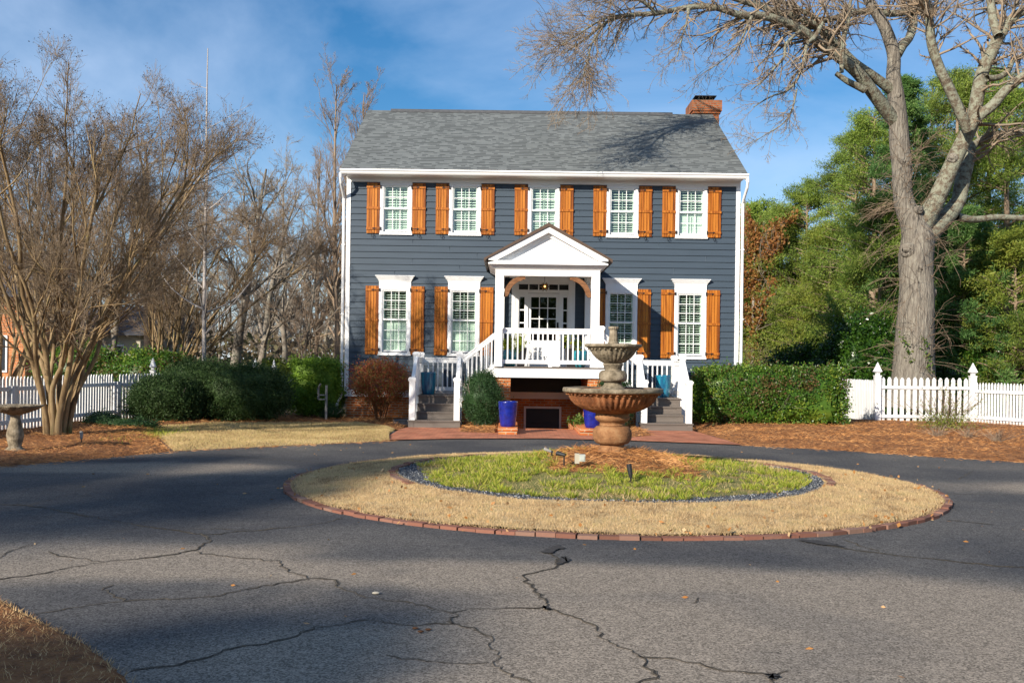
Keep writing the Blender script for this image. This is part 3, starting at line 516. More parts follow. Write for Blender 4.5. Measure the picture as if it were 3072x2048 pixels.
# small things on the drive
def chip(name, label, px, py, col, s):
    p = grd(px, py); bb2 = MB().ball((p.x, p.y, .012), s, 7, (1.6, 1, .5)); tag(bb2.build(name, col, smooth=True), label, name.replace('_', ' '))
chip('wood_chip', 'pale wood chip lying on the asphalt in the foreground', 1128, 1782, 'beige', .02)
for i, (px, py) in enumerate([(1246, 1888), (1262, 1898), (1285, 1892)]): chip('acorn', ['brown acorn, leftmost of the three on the asphalt', 'brown acorn, nearest of the three on the asphalt', 'brown acorn, rightmost of the three on the asphalt'][i], px, py, 'bracket', .014)
# ================================================================ HOUSE
YF = 28.8; HX0, HX1 = -4.82, 6.51; YB = 38.0
H = thing('house', 'two storey navy blue house with orange cedar shutters, grey shingle roof and white porch', 'house', (.85, YF, 0))
WX = [-3.39, -1.405, .86, 3.125, 5.11]
ops = [(x-.38, x+.38, 5.42, 6.74) for x in WX]+[(WX[i]-.38, WX[i]+.38, 1.95, 3.78) for i in (0, 1, 3, 4)]+[(.0, 1.76, 1.59, 4.02)]
ops_f = [(.36, 1.44, -1.7, .44)]
b = MB(); z = .85; SP = .181
while z < 6.83:
    z0, z1 = z, min(z+SP, 6.83); yy = lambda q: YF-.004-.027*(z1-q)/SP
    xs = sorted({HX0+.1, HX1-.1} | {o[i] for o in ops for i in (0, 1) if o[2] < z1 and o[3] > z0})
    for xa, xb in zip(xs[:-1], xs[1:]):
        xm = (xa+xb)/2; segs = [(z0, z1)]
        for o in ops:
            if o[0] < xm < o[1] and o[2] < z1 and o[3] > z0: segs = [(a, c) for a, c in ((z0, min(o[2], z1)), (max(o[3], z0), z1)) if c-a > 1e-4]
        for a, c in segs:
            b.add([(xa, yy(a), a), (xb, yy(a), a), (xb, yy(c), c), (xa, yy(c), c)], [(0, 1, 2, 3)])
            if a == z0: b.add([(xa, yy(a), a), (xb, yy(a), a), (xb, YF-.002, a), (xa, YF-.002, a)], [(0, 3, 2, 1)])
    z += SP
# sides and back
b.box(HX0+.02, HX0+.1, YF+.0, YB, .6, 7.0).box(HX1-.1, HX1-.02, YF, YB, .6, 7.0).box(HX0+.1, HX1-.1, YB-.1, YB, .6, 7.0)
yr = (28.3+38.5)/2
for xx in (HX0+.02, HX1-.1): b.prism([(YF, 7.0), (YB, 7.0), (yr, 9.85)], xx, xx+.08, 'x')
b.build('wall', 'siding', H)
MB().box(HX0+.1, HX1-.1, YF+1.0, YF+1.05, .7, 6.9).build('dark_backing', 'unlit_room', H)  # added dark sheet, its colour stands in for the unlit rooms behind the windows
M['joint'] = mat('joint_caulk', (.10, .13, .165), rough=.6)
for cx_, cy_ in ((428, 795), (628, 832), (777, 866), (425, 900), (682, 935), (330, 967), (1762, 838), (2020, 908), (1845, 975), (1480, 870), (1330, 640), (900, 700)):
    q = at(1000+cx_*.5527, 280+cy_*.5527, YF); k = math.floor((q.z-.85)/SP); zz = .85+k*SP; MB().box(q.x, q.x+.008, YF-.0345, YF-.030, zz+.004, zz+.03).box(q.x, q.x+.008, YF-.030, YF-.008, zz+.03, zz+SP-.012).build('siding_joint', 'joint', H)
# foundation with opening
b = MB()
for xa, xb, za, zb in [(HX0+.05, .36, -.1, .66), (1.44, HX1-.05, -.1, .66), (.36, 1.44, .44, .66), (PX0, .36, -1.7, -.1), (1.44, PX1, -1.7, -.1)]: b.box(xa, xb, YF+.01, YF+.2, za, zb)
b.box(HX0+.05, HX0+.2, YF+.2, YB, -.1, .6).box(HX1-.2, HX1-.05, YF+.2, YB, -.1, .6); b.build('foundation', 'brick', H)
MB().box(HX0+.01, HX1-.01, YF-.035, YF+.01, .66, .85).box(HX0, HX1, YF-.055, YF-.0355, .83, .85).build('skirt_board', 'white', H)
MB().box(HX0, HX0+.12, YF-.035, YF+.12, .85, 6.83).build('corner_board', 'white', H); MB().box(HX1-.12, HX1, YF-.035, YF+.12, .85, 6.83).build('corner_board', 'white', H)
MB().box(HX0, HX1, YF-.04, YF+.05, 6.83, 7.0).box(HX0, HX1, 28.36, YF-.0405, 6.965, 7.0).box(HX0, HX1, YF-.075, YF-.0405, 6.925, 6.964).build('frieze', 'white', H)
# basement door in the sunken entry
b = MB().box(.36, .42, YF-.02, YF+.12, -1.7, .44).box(1.38, 1.44, YF-.02, YF+.12, -1.7, .44).box(.42, 1.38, YF-.02, YF+.12, .38, .44)
bd = MB().box(.42, 1.38, YF+.05, YF+.1, -1.7, .38)
for c0, c1 in ((.5, .86), (.94, 1.3)):
    for z0, z1 in ((-.0, .28), (-.75, -.1), (-1.55, -.85)): bd.box(c0, c1, YF+.035, YF+.049, z0, z1).box(c0+.05, c1-.05, YF+.028, YF+.0345, z0+.05, z1-.05)
o = bd.build('basement_door', 'bdoor', H); b.build('door_frame', 'white2', o); MB().ball((1.31, YF+.0, -.72), .03).build('door_knob', 'iron', o)
# roof
ye, ze, zr = 28.28, 7.115, 10.04; RX0, RX1 = -4.93, 6.6; ybk = 2*yr-ye; th = .05
b = MB(); prof = [(ye, ze), (yr, zr), (ybk, ze), (ybk, ze-th), (yr, zr-th-.02), (ye, ze-th)]
b.prism(prof, RX0, RX1, 'x'); ROOF = b.build('roof', 'shingle', H)
b = MB(); 
b.prism([(yr-.17, zr-.085), (yr, zr+.055), (yr+.17, zr-.085), (yr, zr+.01)], -4.15, 5.25, 'x'); b.build('ridge_cap', 'shingle_cap', ROOF)
for xr_ in (RX0+.03, RX1-.055): MB().prism([(ye+.02, ze-.055), (yr, zr-.075), (ybk-.02, ze-.055), (ybk-.02, ze-.2), (yr, zr-.22), (ye+.02, ze-.2)], xr_, xr_+.025, 'x').build('rake_board', 'white', ROOF)
# gutter : K profile
b = MB().prism([(28.36, 6.965), (28.26, 6.965), (28.235, 7.0), (28.225, 7.035), (28.195, 7.06), (28.195, 7.10), (28.21, 7.10), (28.215, 7.07), (28.36, 7.07)], RX0+.0, RX1+.02, 'x')
b.build('gutter', 'white', H)
for sx, x0 in ((-1, HX0-.075), (1, HX1+.075)):
    b = MB(); xa = x0
    b.tube([(xa+sx*.02, 28.27, 6.98), (xa+sx*.02, 28.27, 6.88), (xa+sx*.02, 28.36, 6.72), (xa, 28.6, 6.5), (xa, 28.77, 6.36), (xa, 28.77, 6.2), (xa, 28.77, .9)] + ([(xa, 28.77, .75), (xa-.02, 28.74, .62), (xa-.09, 28.6, .5), (xa-.10, 28.55, .3), (xa-.17, 28.45, .22)] if sx < 0 else [(xa, 28.77, .3)]), .042, 8)
    for zz in (1.2, 3.0, 5.0): b.box(xa-.05, xa+.05, 28.72, 28.83, zz, zz+.03)
    b.build('downspout', 'white', H)
# chimney
b = MB().box(5.98, 6.82, 33.45, 34.5, 6, 10.08).box(5.93, 6.86, 33.4, 34.55, 10.08, 10.16).box(5.89, 6.9, 33.36, 34.59, 10.16, 10.52); ch = b.build('chimney', 'brick_ch', ROOF)
b = MB().box(6.1, 6.68, 33.55, 34.4, 10.522, 10.55)
for xx in (6.14, 6.6): b.box(xx, xx+.04, 33.6, 34.3, 10.55, 10.68)
b.box(6.02, 6.74, 33.5, 34.45, 10.68, 10.705); b.build('chimney_cap', 'iron', ROOF)
# ---------------- windows (local coordinates, wall plane y=0, origin at the middle of the sill underside)
def make_window(h, rows, zm, closed, header, ang=33):
    """h overall casing height, zm meeting rail height, closed=(top,bottom)"""
    b = MB(); W2 = .472; top = h
    b.box(-W2, W2, -.075, .02, 0, .045).box(-W2+.012, -.36, -.05, .1, .045, top).box(.36, W2-.012, -.05, .1, .045, top).box(-.36, .36, -.05, .1, top-.10, top).box(-.36, .36, -.045, .1, .045, .085)
    b.box(-W2+.03, -.385, -.062, -.0505, .05, top-.02).box(.385, W2-.03, -.062, -.0505, .05, top-.02).box(-W2+.03, W2-.03, -.064, -.0505, top-.018, top-.001)
    win = b.build('window', 'white', H, local=True)
    g0, g1 = .15, top-.13
    b = MB(); t = .035
    for (a, c, y) in ((zm, g1+.03, -.02), (g0-.04, zm+.035, .012)):
        b.box(-.36, -.325, y, y+.035, a, c).box(.325, .36, y, y+.035, a, c).box(-.325, .325, y, y+.035, c-t, c).box(-.325, .325, y, y+.035, a, a+t+.01)
        for k in (1, 2): xx = -.325+.65*k/3; b.box(xx-.009, xx+.009, y+.008, y+.024, a+t+.01, c-t)
        for k in range(1, rows): zz = a+t+.01+(c-t-a-t-.01)*k/rows; b.box(-.325, .325, y+.0085, y+.0235, zz-.009, zz+.009)
    b.build('sash', 'white', win, local=True)
    b = MB().add([(-.33, .002, zm+.01), (.33, .002, zm+.01), (.33, .002, g1+.02), (-.33, .002, g1+.02)], [(0, 1, 2, 3)]).add([(-.33, .032, g0-.02), (.33, .032, g0-.02), (.33, .032, zm+.02), (-.33, .032, zm+.02)], [(0, 1, 2, 3)]); b.build('pane', 'glass', win, local=True)
    b = MB(); yb = .11
    for (a, c, cl) in ((zm+.0, g1+.03, closed[0]), (g0-.03, zm-.0, closed[1])):
        b.box(-.36, -.30, yb-.012, yb+.02, a, c).box(.30, .36, yb-.012, yb+.02, a, c).box(-.3, .3, yb-.012, yb+.02, a, a+.05).box(-.3, .3, yb-.012, yb+.02, c-.03, c)
        n = max(int((c-a-.08)/.066), 2); st = (c-a-.08)/n; an = math.radians(84 if cl else ang)
        for k in range(n):
            zc = a+.05+st*(k+.5); dy = .032*math.cos(an); dz = .034*math.sin(an)
            b.add([(-.3, yb-dy, zc-dz), (.3, yb-dy, zc-dz), (.3, yb+dy, zc+dz), (-.3, yb+dy, zc+dz), (-.3, yb-dy, zc-dz+.007), (.3, yb-dy, zc-dz+.007), (.3, yb+dy, zc+dz+.007), (-.3, yb+dy, zc+dz+.007)],
                  [(0, 3, 2, 1), (4, 5, 6, 7), (0, 1, 5, 4), (1, 2, 6, 5), (2, 3, 7, 6), (3, 0, 4, 7)])
        b.box(-.008, .008, yb-.05, yb-.04, a+.08, c-.08)
    b.build('blind', 'blind', win, local=True)
    if header:
        b = MB().box(-.46, .46, -.05, .02, top, top+.2)
        for k in range(5): e = [.0, .012, .03, .05, .065][k]; b.box(-.475-e, .475+e, -.06-e, .02, top+.16+k*.026, top+.186+k*.026)
        b.box(-.565, .565, -.15, .02, top+.291, top+.315); b.build('window_header', 'white', win, local=True)
    return win
protos = {}
def place_window(kind, x, z):
    key = kind
    if key not in protos:
        o = make_window(*{'up': (1.51, 2, .74, (False, False), False, 44), 'up2': (1.51, 2, .74, (False, False), False, 35), 'up3': (1.51, 2, .74, (False, False), False, 24), 'upc': (1.51, 2, .74, (False, True), False, 30), 'low': (1.98, 3, 1.015, (False, False), True, 20), 'low2': (1.98, 3, 1.015, (False, False), True, 14), 'lowc': (1.98, 3, 1.015, (False, True), True, 16)}[kind]); protos[key] = o
    else: o = dup(protos[key], H)
    o.location = (x-.85, 0, z); return o
for i, x in enumerate(WX): place_window(('up', 'up2', 'up', 'up3', 'upc')[i], x, 5.315)
for i, k in ((0, 'lowc'), (1, 'lowc'), (3, 'low'), (4, 'low2')): place_window(k, WX[i], 1.85)
# ---------------- shutters
def make_shutter(h):
    b = MB(); wd = .385; r2 = rs(int(h*100))
    for k in range(5):
        x0 = -wd/2+k*wd/5; b.box(x0+.005, x0+wd/5-.005, -.055-r2.uniform(0, .003), -.03, 0, h)
    b.box(-wd/2+.004, wd/2-.004, -.024, -.016, .004, h-.004); sh = b.build('shutter', 'cedar', H, local=True)
    for zz in (.10, h/2-.035, h-.15): MB().box(-wd/2, wd/2, -.078, -.0585, zz, zz+.07).build('batten', 'cedar', sh, local=True)
    return sh
def hinge(sh, side, zz):
    b = MB(); s = side; x0 = s*.21
    b.box(min(x0, x0-s*.19), max(x0, x0-s*.19), -.088, -.0785, zz-.009, zz+.009)
    b.box(x0-.012, x0+.022*1, -.095, -.075, zz-.045, zz+.045)
    xe = x0-s*.19
    b.prism([(xe+s*.03, zz-.03), (xe+s*.015, zz), (xe+s*.03, zz+.03), (xe-s*.045, zz)][::(1 if s > 0 else -1)], -.09, -.0785)
    return b.build('hinge', 'iron', sh, local=True)
def dog(sh, side):
    b = MB(); pts = []
    for k in range(9): a = -PI/2+k*PI*1.4/8; pts.append((.022*math.cos(a), -.09, -.075+.022*math.sin(a)+.0))
    b.tube([(0.015, -.09, .05), (-.015, -.09, .03), (0, -.09, -.02), (.03*side, -.09, -.05), (.05*side, -.09, -.09), (.02*side, -.09, -.11), (0, -.09, -.085)], .0075, 5)
    b.tube([(0, -.09, -.02), (-.03*side, -.09, -.06), (-.02*side, -.09, -.095)], .0075, 5)
    return b.build('shutter_dog', 'iron', sh, local=True)
sp = {}
for h, z0, idx in ((1.445, 5.355, range(5)), (1.965, 1.88, (0, 1, 3, 4))):
    for side in (-1, 1):
        for i in idx:
            key = (h, side)
            if key not in sp:
                o = make_shutter(h); hinge(o, -side, .135); hinge(o, -side, h-.115); dog(o, side); sp[key] = o
            else: o = dup(sp[key], H)
            o.location = (WX[i]+side*.655-.85, 0, z0)
# ---------------- entrance (at the wall)
FZ = 1.59
b = MB()
b.box(-.03, .17, YF-.06, YF+.05, FZ, 4.12).box(1.60, 1.79, YF-.06, YF+.05, FZ, 4.12).box(.17, 1.60, YF-.06, YF+.05, 4.0, 4.12)
b.box(.17, 1.60, YF-.04, YF+.05, 3.70, 3.79).box(.375, .44, YF-.045, YF+.05, FZ, 3.70).box(1.345, 1.42, YF-.045, YF+.05, FZ, 3.70)
b.box(.17, 1.6, YF-.035, YF+.05, 3.95, 4.0); b.box(.0, .07, YF-.075, YF-.0605, FZ, 4.12).box(1.69, 1.76, YF-.075, YF-.0605, FZ, 4.12).box(-.1, 1.86, YF-.11, YF+.0, 4.12, 4.19)
ent = b.build('door_surround', 'white', H)
b = MB().box(.17, 1.6, YF+.02, YF+.025, 3.79, 3.95); b.build('transom_pane', 'dglass', ent)
b = MB()
for k in range(1, 5): xx = .17+1.43*k/5; b.box(xx-.016, xx+.016, YF-.01, YF+.03, 3.79, 3.95)
b.build('transom_muntin', 'white', ent)
for xa, xb in ((.17, .375), (1.42, 1.60)):
    b = MB().box(xa, xb, YF-.01, YF+.04, FZ, 2.1).box(xa, xa+.035, YF-.01, YF+.04, 2.1, 3.70).box(xb-.035, xb, YF-.01, YF+.04, 2.1, 3.7).box(xa+.035, xb-.035, YF-.01, YF+.04, 3.58, 3.7)
    for k in range(1, 4): zz = 2.1+1.48*k/4; b.box(xa+.035, xb-.035, YF-.01, YF+.04, zz-.018, zz+.018)
    o = b.build('sidelight', 'white', H); MB().box(xa+.03, xb-.03, YF+.015, YF+.02, 2.08, 3.6).build('pane', 'dglass', o)
b = MB().box(.44, .53, YF+.0, YF+.045, FZ+.01, 3.69).box(1.25, 1.345, YF+.0, YF+.045, FZ+.01, 3.69).box(.53, 1.25, YF, YF+.045, 3.58, 3.69).box(.53, 1.25, YF, YF+.045, FZ+.01, 2.34)
for k in (1, 2): xx = .53+.72*k/3; b.box(xx-.013, xx+.013, YF+.003, YF+.04, 2.34, 3.58)
for k in (1, 2, 3): zz = 2.34+1.24*k/4; b.box(.53, 1.25, YF+.0035, YF+.0395, zz-.013, zz+.013)
for k in range(6): xx = .55+.113*k; b.box(xx+.002, xx+.109, YF-.008, YF-.0005, FZ+.16, 2.2)
b.box(.44, 1.345, YF-.02, YF+.04, FZ, FZ+.02)
dr = b.build('front_door', 'white', H)
MB().box(.53, 1.25, YF+.02, YF+.024, 2.34, 3.58).build('pane', 'dglass', dr)
MB().box(1.275, 1.325, YF-.025, YF-.0005, 2.70, 2.86).ball((1.3, YF-.05, 2.66), .028).box(1.29, 1.31, YF-.04, YF-.02, 2.45, 2.66).build('door_handle', 'iron', dr)
# ---------------- porch
PF = 26.05; X0, X1 = -.46, 2.42
b = MB().box(X0, X1, PF-.05, YF-.06, FZ-.035, FZ); b.build('porch_floor', 'deck', H)
b = MB().box(X0+.02, X1-.02, PF-.02, PF+.06, FZ-.28, FZ-.036).box(X0+.02, X0+.08, PF+.06, YF-.06, FZ-.28, FZ-.036).box(X1-.08, X1-.02, PF+.06, YF-.06, FZ-.28, FZ-.036).box(X0, X1, PF-.035, PF-.0205, FZ-.13, FZ-.036)
b.build('porch_fascia', 'white', H)
# brick cheek walls under the porch
MB().box(-.42, -.03, PF+.05, YF-.06, 0, FZ-.285).build('porch_pier', 'brick', H); MB().box(1.99, 2.36, PF+.05, YF-.06, 0, FZ-.285).build('porch_pier', 'brick', H)
for xc in (-.35, 2.157):
    MB().box(xc-.11, xc+.11, PF+.02, PF+.24, FZ, 3.96).box(xc-.12, xc+.12, PF+.01, PF+.25, FZ, FZ+.12).build('column', 'white', H)
    MB().box(xc-.09, xc+.11, YF-.2, YF-.06, FZ, 4.2).build('pilaster', 'white', H)
# entablature and pediment
E0, E1 = -.46, 2.267; yf = PF+.02; cxp = (E0+E1)/2
b = MB().box(E0, E1, yf, yf+.22, 3.96, 4.13).box(E0, E0+.22, yf+.22, YF-.06, 3.96, 4.2).box(E1-.22, E1, yf+.22, YF-.06, 3.96, 4.2)
for k, e in enumerate([.02, .045, .075, .11, .15]): b.box(E0-e, E1+e, yf-e, YF-.06, 4.13+.022*k, 4.152+.022*k)
b.box(E0-.19, E1+.19, yf-.2, YF-.06, 4.241, 4.34); b.build('entablature', 'white', H)
b = MB().box(E0+.23, E1-.23, yf+.22, YF-.06, 4.2, 4.22).build('porch_ceiling', 'white', H)
zpb, zpa = 4.34, 5.17; hw = (E1-E0)/2+.19
MB().prism([(cxp-hw+.25, zpb), (cxp+hw-.25, zpb), (cxp, zpa-.14)], yf+.0, yf+.06).build('tympanum', 'white', H)
b = MB(); s = (zpa-zpb)/hw
for sg in (-1, 1):
    P4 = [(cxp+sg*hw, zpb-.06), (cxp+sg*hw, zpb+.05), (cxp, zpa+.05), (cxp, zpa-.10), (cxp+sg*(hw-.22), zpb-.0)]
    b.prism(P4 if sg > 0 else P4[::-1], yf-.2, yf-.06)
    P5 = [(cxp+sg*(hw-.1), zpb), (cxp, zpa-.06), (cxp, zpa-.19), (cxp+sg*(hw-.32), zpb)]
    b.prism(P5 if sg > 0 else P5[::-1], yf-.0595, yf-.002)
b.build('pediment_rake', 'white', H)
b = MB()
for sg in (-1, 1):
    P6 = [(cxp+sg*(hw+.11), zpb-.02-.02), (cxp+sg*(hw+.11), zpb+.05), (cxp, zpa+.15), (cxp, zpa+.055), (cxp+sg*(hw+.0), zpb+.052)]
    b.prism(P6 if sg > 0 else P6[::-1], yf-.24, YF-.03)
b.build('porch_roof', 'brown_roof', H)
for sg, xc in ((1, -.24), (-1, 2.047)):
    ou = []; inn = []
    for k in range(9): a = PI/2*k/8; ou.append((xc+sg*(.50-.50*math.cos(PI/2-a)), 3.96-.52+.52*math.sin(PI/2-a+0))) ; 
    R0, R1 = .56, .42; P7 = []; P8 = []
    for k in range(9):
        a = PI*.5*k/8; P7.append((xc+sg*(.52-.52*math.cos(a)), 3.96-.54+.54*math.sin(a))); P8.append((xc+sg*(.55-.42*math.cos(a)), 3.96-.56+.45*math.sin(a)))
    P8[0] = (xc+sg*.09, 3.96-.54); P8[-1] = (xc+sg*.52, 3.90)
    poly = P7+P8[::-1]; b = MB(); n = len(P7)
    for k in range(n-1):
        q = [P7[k], P7[k+1], P8[k+1], P8[k]]; b.prism(q if sg < 0 else q[::-1], yf+.05, yf+.15)
    b.box(min(xc+sg*.49, xc+sg*.56), max(xc+sg*.49, xc+sg*.56), yf+.048, yf+.152, 3.87, 3.958); b.build('bracket', 'bracket', H)
# ---------------- railings and stairs
def newel(x, y, z0, z1, wd=.15):
    b = MB().box(x-wd/2, x+wd/2, y-wd/2, y+wd/2, z0, z1-.08).box(x-wd/2-.015, x+wd/2+.015, y-wd/2-.015, y+wd/2+.015, z1-.11, z1-.085).box(x-wd/2-.025, x+wd/2+.025, y-wd/2-.025, y+wd/2+.025, z1-.08, z1-.035).prism([(x-.095, z1-.035), (x+.095, z1-.035), (x+.06, z1), (x-.06, z1)], y-.09, y+.09)
    return b.build('newel_post', 'white', H)
def rail(p0, p1, h=.9, nb=8, low=.1, foot=False):
    p0 = Vector(p0); p1 = Vector(p1); up = Vector((0, 0, 1)); b = MB().beam(p0+up*(low+.03), p1+up*(low+.03), .055, .10)
    if foot: q = (p0+p1)/2; b.box(q.x-.045, q.x+.045, q.y-.03, q.y+.03, p0.z, p0.z+low-.02)
    o = MB().beam(p0+up*h, p1+up*h, .09, .035).beam(p0+up*(h-.073), p1+up*(h-.073), .05, .11).build('railing', 'white', H); b.build('bottom_rail', 'white', o); pr = None
    for k in range(nb):
        q = p0.lerp(p1, (k+1)/(nb+1)); zl = q.z+low+.07; zh = q.z+h-.12
        if pr is None:
            bm = MB().box(-.018, .018, -.018, .018, 0, zh-zl+.02); pr = bm.build('baluster', 'white', o, local=True); c = pr
        else: c = pr.copy(); C.objects.link(c); c.parent = o
        c.location = (q.x-.85, q.y-YF, zl-.01)
        # railing mesh is parented with its own origin at the house origin
    return o
newel(-.336, PF-.04, FZ-.0, 2.66); newel(2.31, PF+.02, FZ, 2.68)
rail((-.25, PF+.04, FZ), (2.24, PF+.04, FZ), .99, 18, .10, True)
LZ = .81
for nx0, nx1, pxn, sg in ((-2.53, -1.39, -.336, 1), (3.38, 4.52, 2.31, -1)):
    inner = nx1 if sg > 0 else nx0; outer = nx0 if sg > 0 else nx1
    newel(nx0, 25.5, 0, 1.30); newel(nx1, 25.5, 0, 1.30); newel(nx0, 26.5, 0, 1.95); newel(nx1, 26.5, 0, 1.95); newel(outer, 27.85, 0, 1.95)
    for xx in (nx0, nx1): rail((xx, 25.55, .25), (xx, 26.45, .92), .92, 5, .10)
    rail((outer, 26.57, LZ), (outer, 27.8, LZ), .98, 7, .1); rail((outer+sg*.07, 27.85, LZ), (inner-sg*.0, 27.85, LZ), .98, 7, .1)
    # lower flight
    b = MB(); xa, xb = nx0+.075, nx1-.075
    st = MB(); lip = MB()
    b.box(nx0-.09, nx1+.09, 25.42, 25.8, 0, .17).box(nx0-.11, nx1+.11, 25.39, 25.8, .172, .205)
    for k in range(1, 3): b.box(xa, xb, 25.52+.3*k, 26.5, .0, .20*(k+1)-.035).box(xa-.0, xb+.0, 25.49+.3*k, 26.5, .20*(k+1)-.033, .20*(k+1))
    for k in range(4):
        y = (25.418, 25.818, 26.118, 26.398)[k]; z = .2*k; xl, xr = (nx0-.09, nx1+.09) if k == 0 else (xa, xb)
        if k < 3: lip.box(xl, xl+.13, y-.008, y-.0005, z+.012, z+.16).box(xr-.13, xr, y-.008, y-.0005, z+.012, z+.16).box(xl+.135, xr-.135, y-.008, y-.0005, z+.012, z+.03).box(xl+.135, xr-.135, y-.008, y-.0005, z+.14, z+.16)
    b.box(xa, xb, 26.4, 27.9, .60, LZ-.035).box(xa-.02, xb+.02, 26.37, 27.92, LZ-.033, LZ)
    o = b.build('stair', 'deck', H); lip.build('riser_trim', 'deck', o)
    # white skirts of the landing
    sk = MB(); ox = outer-sg*.03
    sk.box(min(ox, ox+sg*.03), max(ox, ox+sg*.03), 26.6, 27.8, .45, LZ-.04).box(nx0+.08, nx1-.08, 27.925, 27.95, .45, LZ-.04)
    sk.build('landing_skirt', 'white', H)
    # upper flight towards the porch
    b = MB(); n = 4; xs = inner+sg*.05; xe = (X0 if sg > 0 else X1); dx = (xe-xs)/(n-1)*.98
    for k in range(n-1):
        xq0, xq1 = sorted((xs+dx*k, xe)); zt = LZ+(FZ-LZ)*(k+1)/n; b.box(xq0, xq1, 26.5, 27.75, zt-.19, zt)
    b.build('stair', 'deck', H)
    p0 = Vector((inner+sg*.07, 26.44, LZ+.05)); p1 = Vector((pxn-sg*.07, 26.1, FZ-.03)); rail(p0, p1, .92, 6, .05)
    MB().beam(p0+Vector((0, .03, -.1)), p1+Vector((0, .03, -.1)), .035, .25).build('stringer', 'white', H)
    rail(Vector((inner+sg*.07, 27.75, LZ+.05)), Vector((pxn-sg*.2, 27.75, FZ-.03)), .92, 6, .05)
# ---------------- things on and around the porch
s0 = at(1634, 860, 27.3)
t = thing('pendant_light', 'brass star shaped pendant lantern glowing above the front steps', 'lantern', (s0.x, s0.y, 4.2))
b = MB(); g = (1+5**.5)/2
ico = [Vector(v).normalized() for v in [(-1, g, 0), (1, g, 0), (-1, -g, 0), (1, -g, 0), (0, -1, g), (0, 1, g), (0, -1, -g), (0, 1, -g), (g, 0, -1), (g, 0, 1), (-g, 0, -1), (-g, 0, 1)]]
fc = [(0, 11, 5), (0, 5, 1), (0, 1, 7), (0, 7, 10), (0, 10, 11), (1, 5, 9), (5, 11, 4), (11, 10, 2), (10, 7, 6), (7, 1, 8), (3, 9, 4), (3, 4, 2), (3, 2, 6), (3, 6, 8), (3, 8, 9), (4, 9, 5), (2, 4, 11), (6, 2, 10), (8, 6, 7), (9, 8, 1)]
for f in fc:
    A, B_, D_ = [s0+ico[i]*.065 for i in f]; tip = s0+(ico[f[0]]+ico[f[1]]+ico[f[2]]).normalized()*.145; b.add([A, B_, D_, tip], [(0, 1, 3), (1, 2, 3), (2, 0, 3)])
b.build('star_shade', 'star', t); MB().tube([(s0.x, s0.y, 4.2), (s0.x, s0.y, s0.z+.1)], .006, 5).build('chain', 'iron', t); MB().ball((s0.x, s0.y-.115, s0.z), .022).build('bulb', 'bulb', t)
def pot(name, label, group, x, y, z, h, r, m, prof=None, tex=None, soil=True):
    t = thing(name, label, 'plant pot', (x, y, z), group)
    prof = prof or [(.60, 0), (.72, .03), (.86, .25), (.97, .55), (1.0, .85), (1.0, 1.0), (.93, 1.0), (.93, .93)]
    b = MB(); pr = []; 
    for i in range(len(prof)-1):
        for j in range(5): q = j/5; pr.append((r*(prof[i][0]*(1-q)+prof[i+1][0]*q), h*(prof[i][1]*(1-q)+prof[i+1][1]*q)))
    pr.append((r*prof[-1][0], h*prof[-1][1])); n = 40; b.lathe(pr, n, (x, y, z), cap=False)
    if tex:
        for i, v in enumerate(b.v):
            a = math.atan2(v[1]-y, v[0]-x); zz = (v[2]-z)/h; k = 1+tex*math.sin(a*10+zz*26)*math.sin(a*10-zz*26)
            b.v[i] = (x+(v[0]-x)*k, y+(v[1]-y)*k, v[2])
    b.build('pot', m, t, smooth=True)
    if soil: MB().lathe([(.001, .0), (r*.92, -.01)], 24, (x, y, z+h*.93), cap=False).build('soil', 'dsoil', t)
    return t
def leafobj(name, m, P, L, W, parent, rng, D=None, spread=1.0): V, Q = leaves(rng, P, L, W, D, spread); return mkmesh(name, V, quads=Q, m=m, parent=parent)
tall = [(.72, 0), (.80, .05), (.92, .4), (1.0, .8), (1.03, 1.0), (.95, 1.0), (.95, .93)]
p = at(1207+.0, 1180, 26.95); 
for px, lb_, (yy) in ((1285, 'teal glazed pot standing on the left stair landing', 26.95), (1989, 'teal glazed pot standing on the right stair landing', 26.95)):
    q = at(px, 1180, yy); pot('glazed_pot', lb_, 'teal pots on the stair landings', q.x, yy, LZ, .60, .215, 'teal', tall)
for px, lb_, yy in ((1530, 'turquoise scaled pot left of the front door behind the railing', 26.6), (1740, 'turquoise scaled pot right of the front door behind the railing', 26.6)):
    q = at(px, 1080, yy); t = pot('glazed_pot', lb_, 'turquoise pots on the porch', q.x, yy, FZ, .44, .21, 'turq', [(.5, 0), (.62, .05), (.85, .25), (1, .55), (1.0, .8), (.9, 1.0), (.82, 1.0), (.82, .9)], tex=.02)
r_ = rs(31)
for px, lb_, sx in ((1562, 'tall dark planter with bright yellow green shrub left of the front door', .3), (1712, 'tall dark planter with trailing yellow green shrub right of the front door', .3)):
    q = at(px, 1080, 28.1); t = thing('planter', lb_, 'planter', (q.x, 28.1, FZ), 'dark planters beside the front door')
    b = MB(); b.add([(q.x+sx_*w_, 28.1+sy_*w_, FZ+zz) for zz, w_ in ((0, .11), (.52, .17)) for sx_, sy_ in ((-1, -1), (1, -1), (1, 1), (-1, 1))], [(0, 3, 2, 1), (4, 5, 6, 7), (0, 1, 5, 4), (1, 2, 6, 5), (2, 3, 7, 6), (3, 0, 4, 7)]); b.build('planter_box', 'black', t)
    cen = np.array([q.x, 28.1, FZ+.72])+r_.normal(size=(14, 3))*[.10, .1, .14]; leafobj('foliage', 'yplant', clumps(r_, cen, 650 if sx < 1 and px < 1600 else 220, .05), .05, .028, t, r_)
    MB().tube([(q.x, 28.1, FZ+.5), (q.x+.02, 28.1, FZ+.8)], .01, 5).build('stem', 'bracket', t)
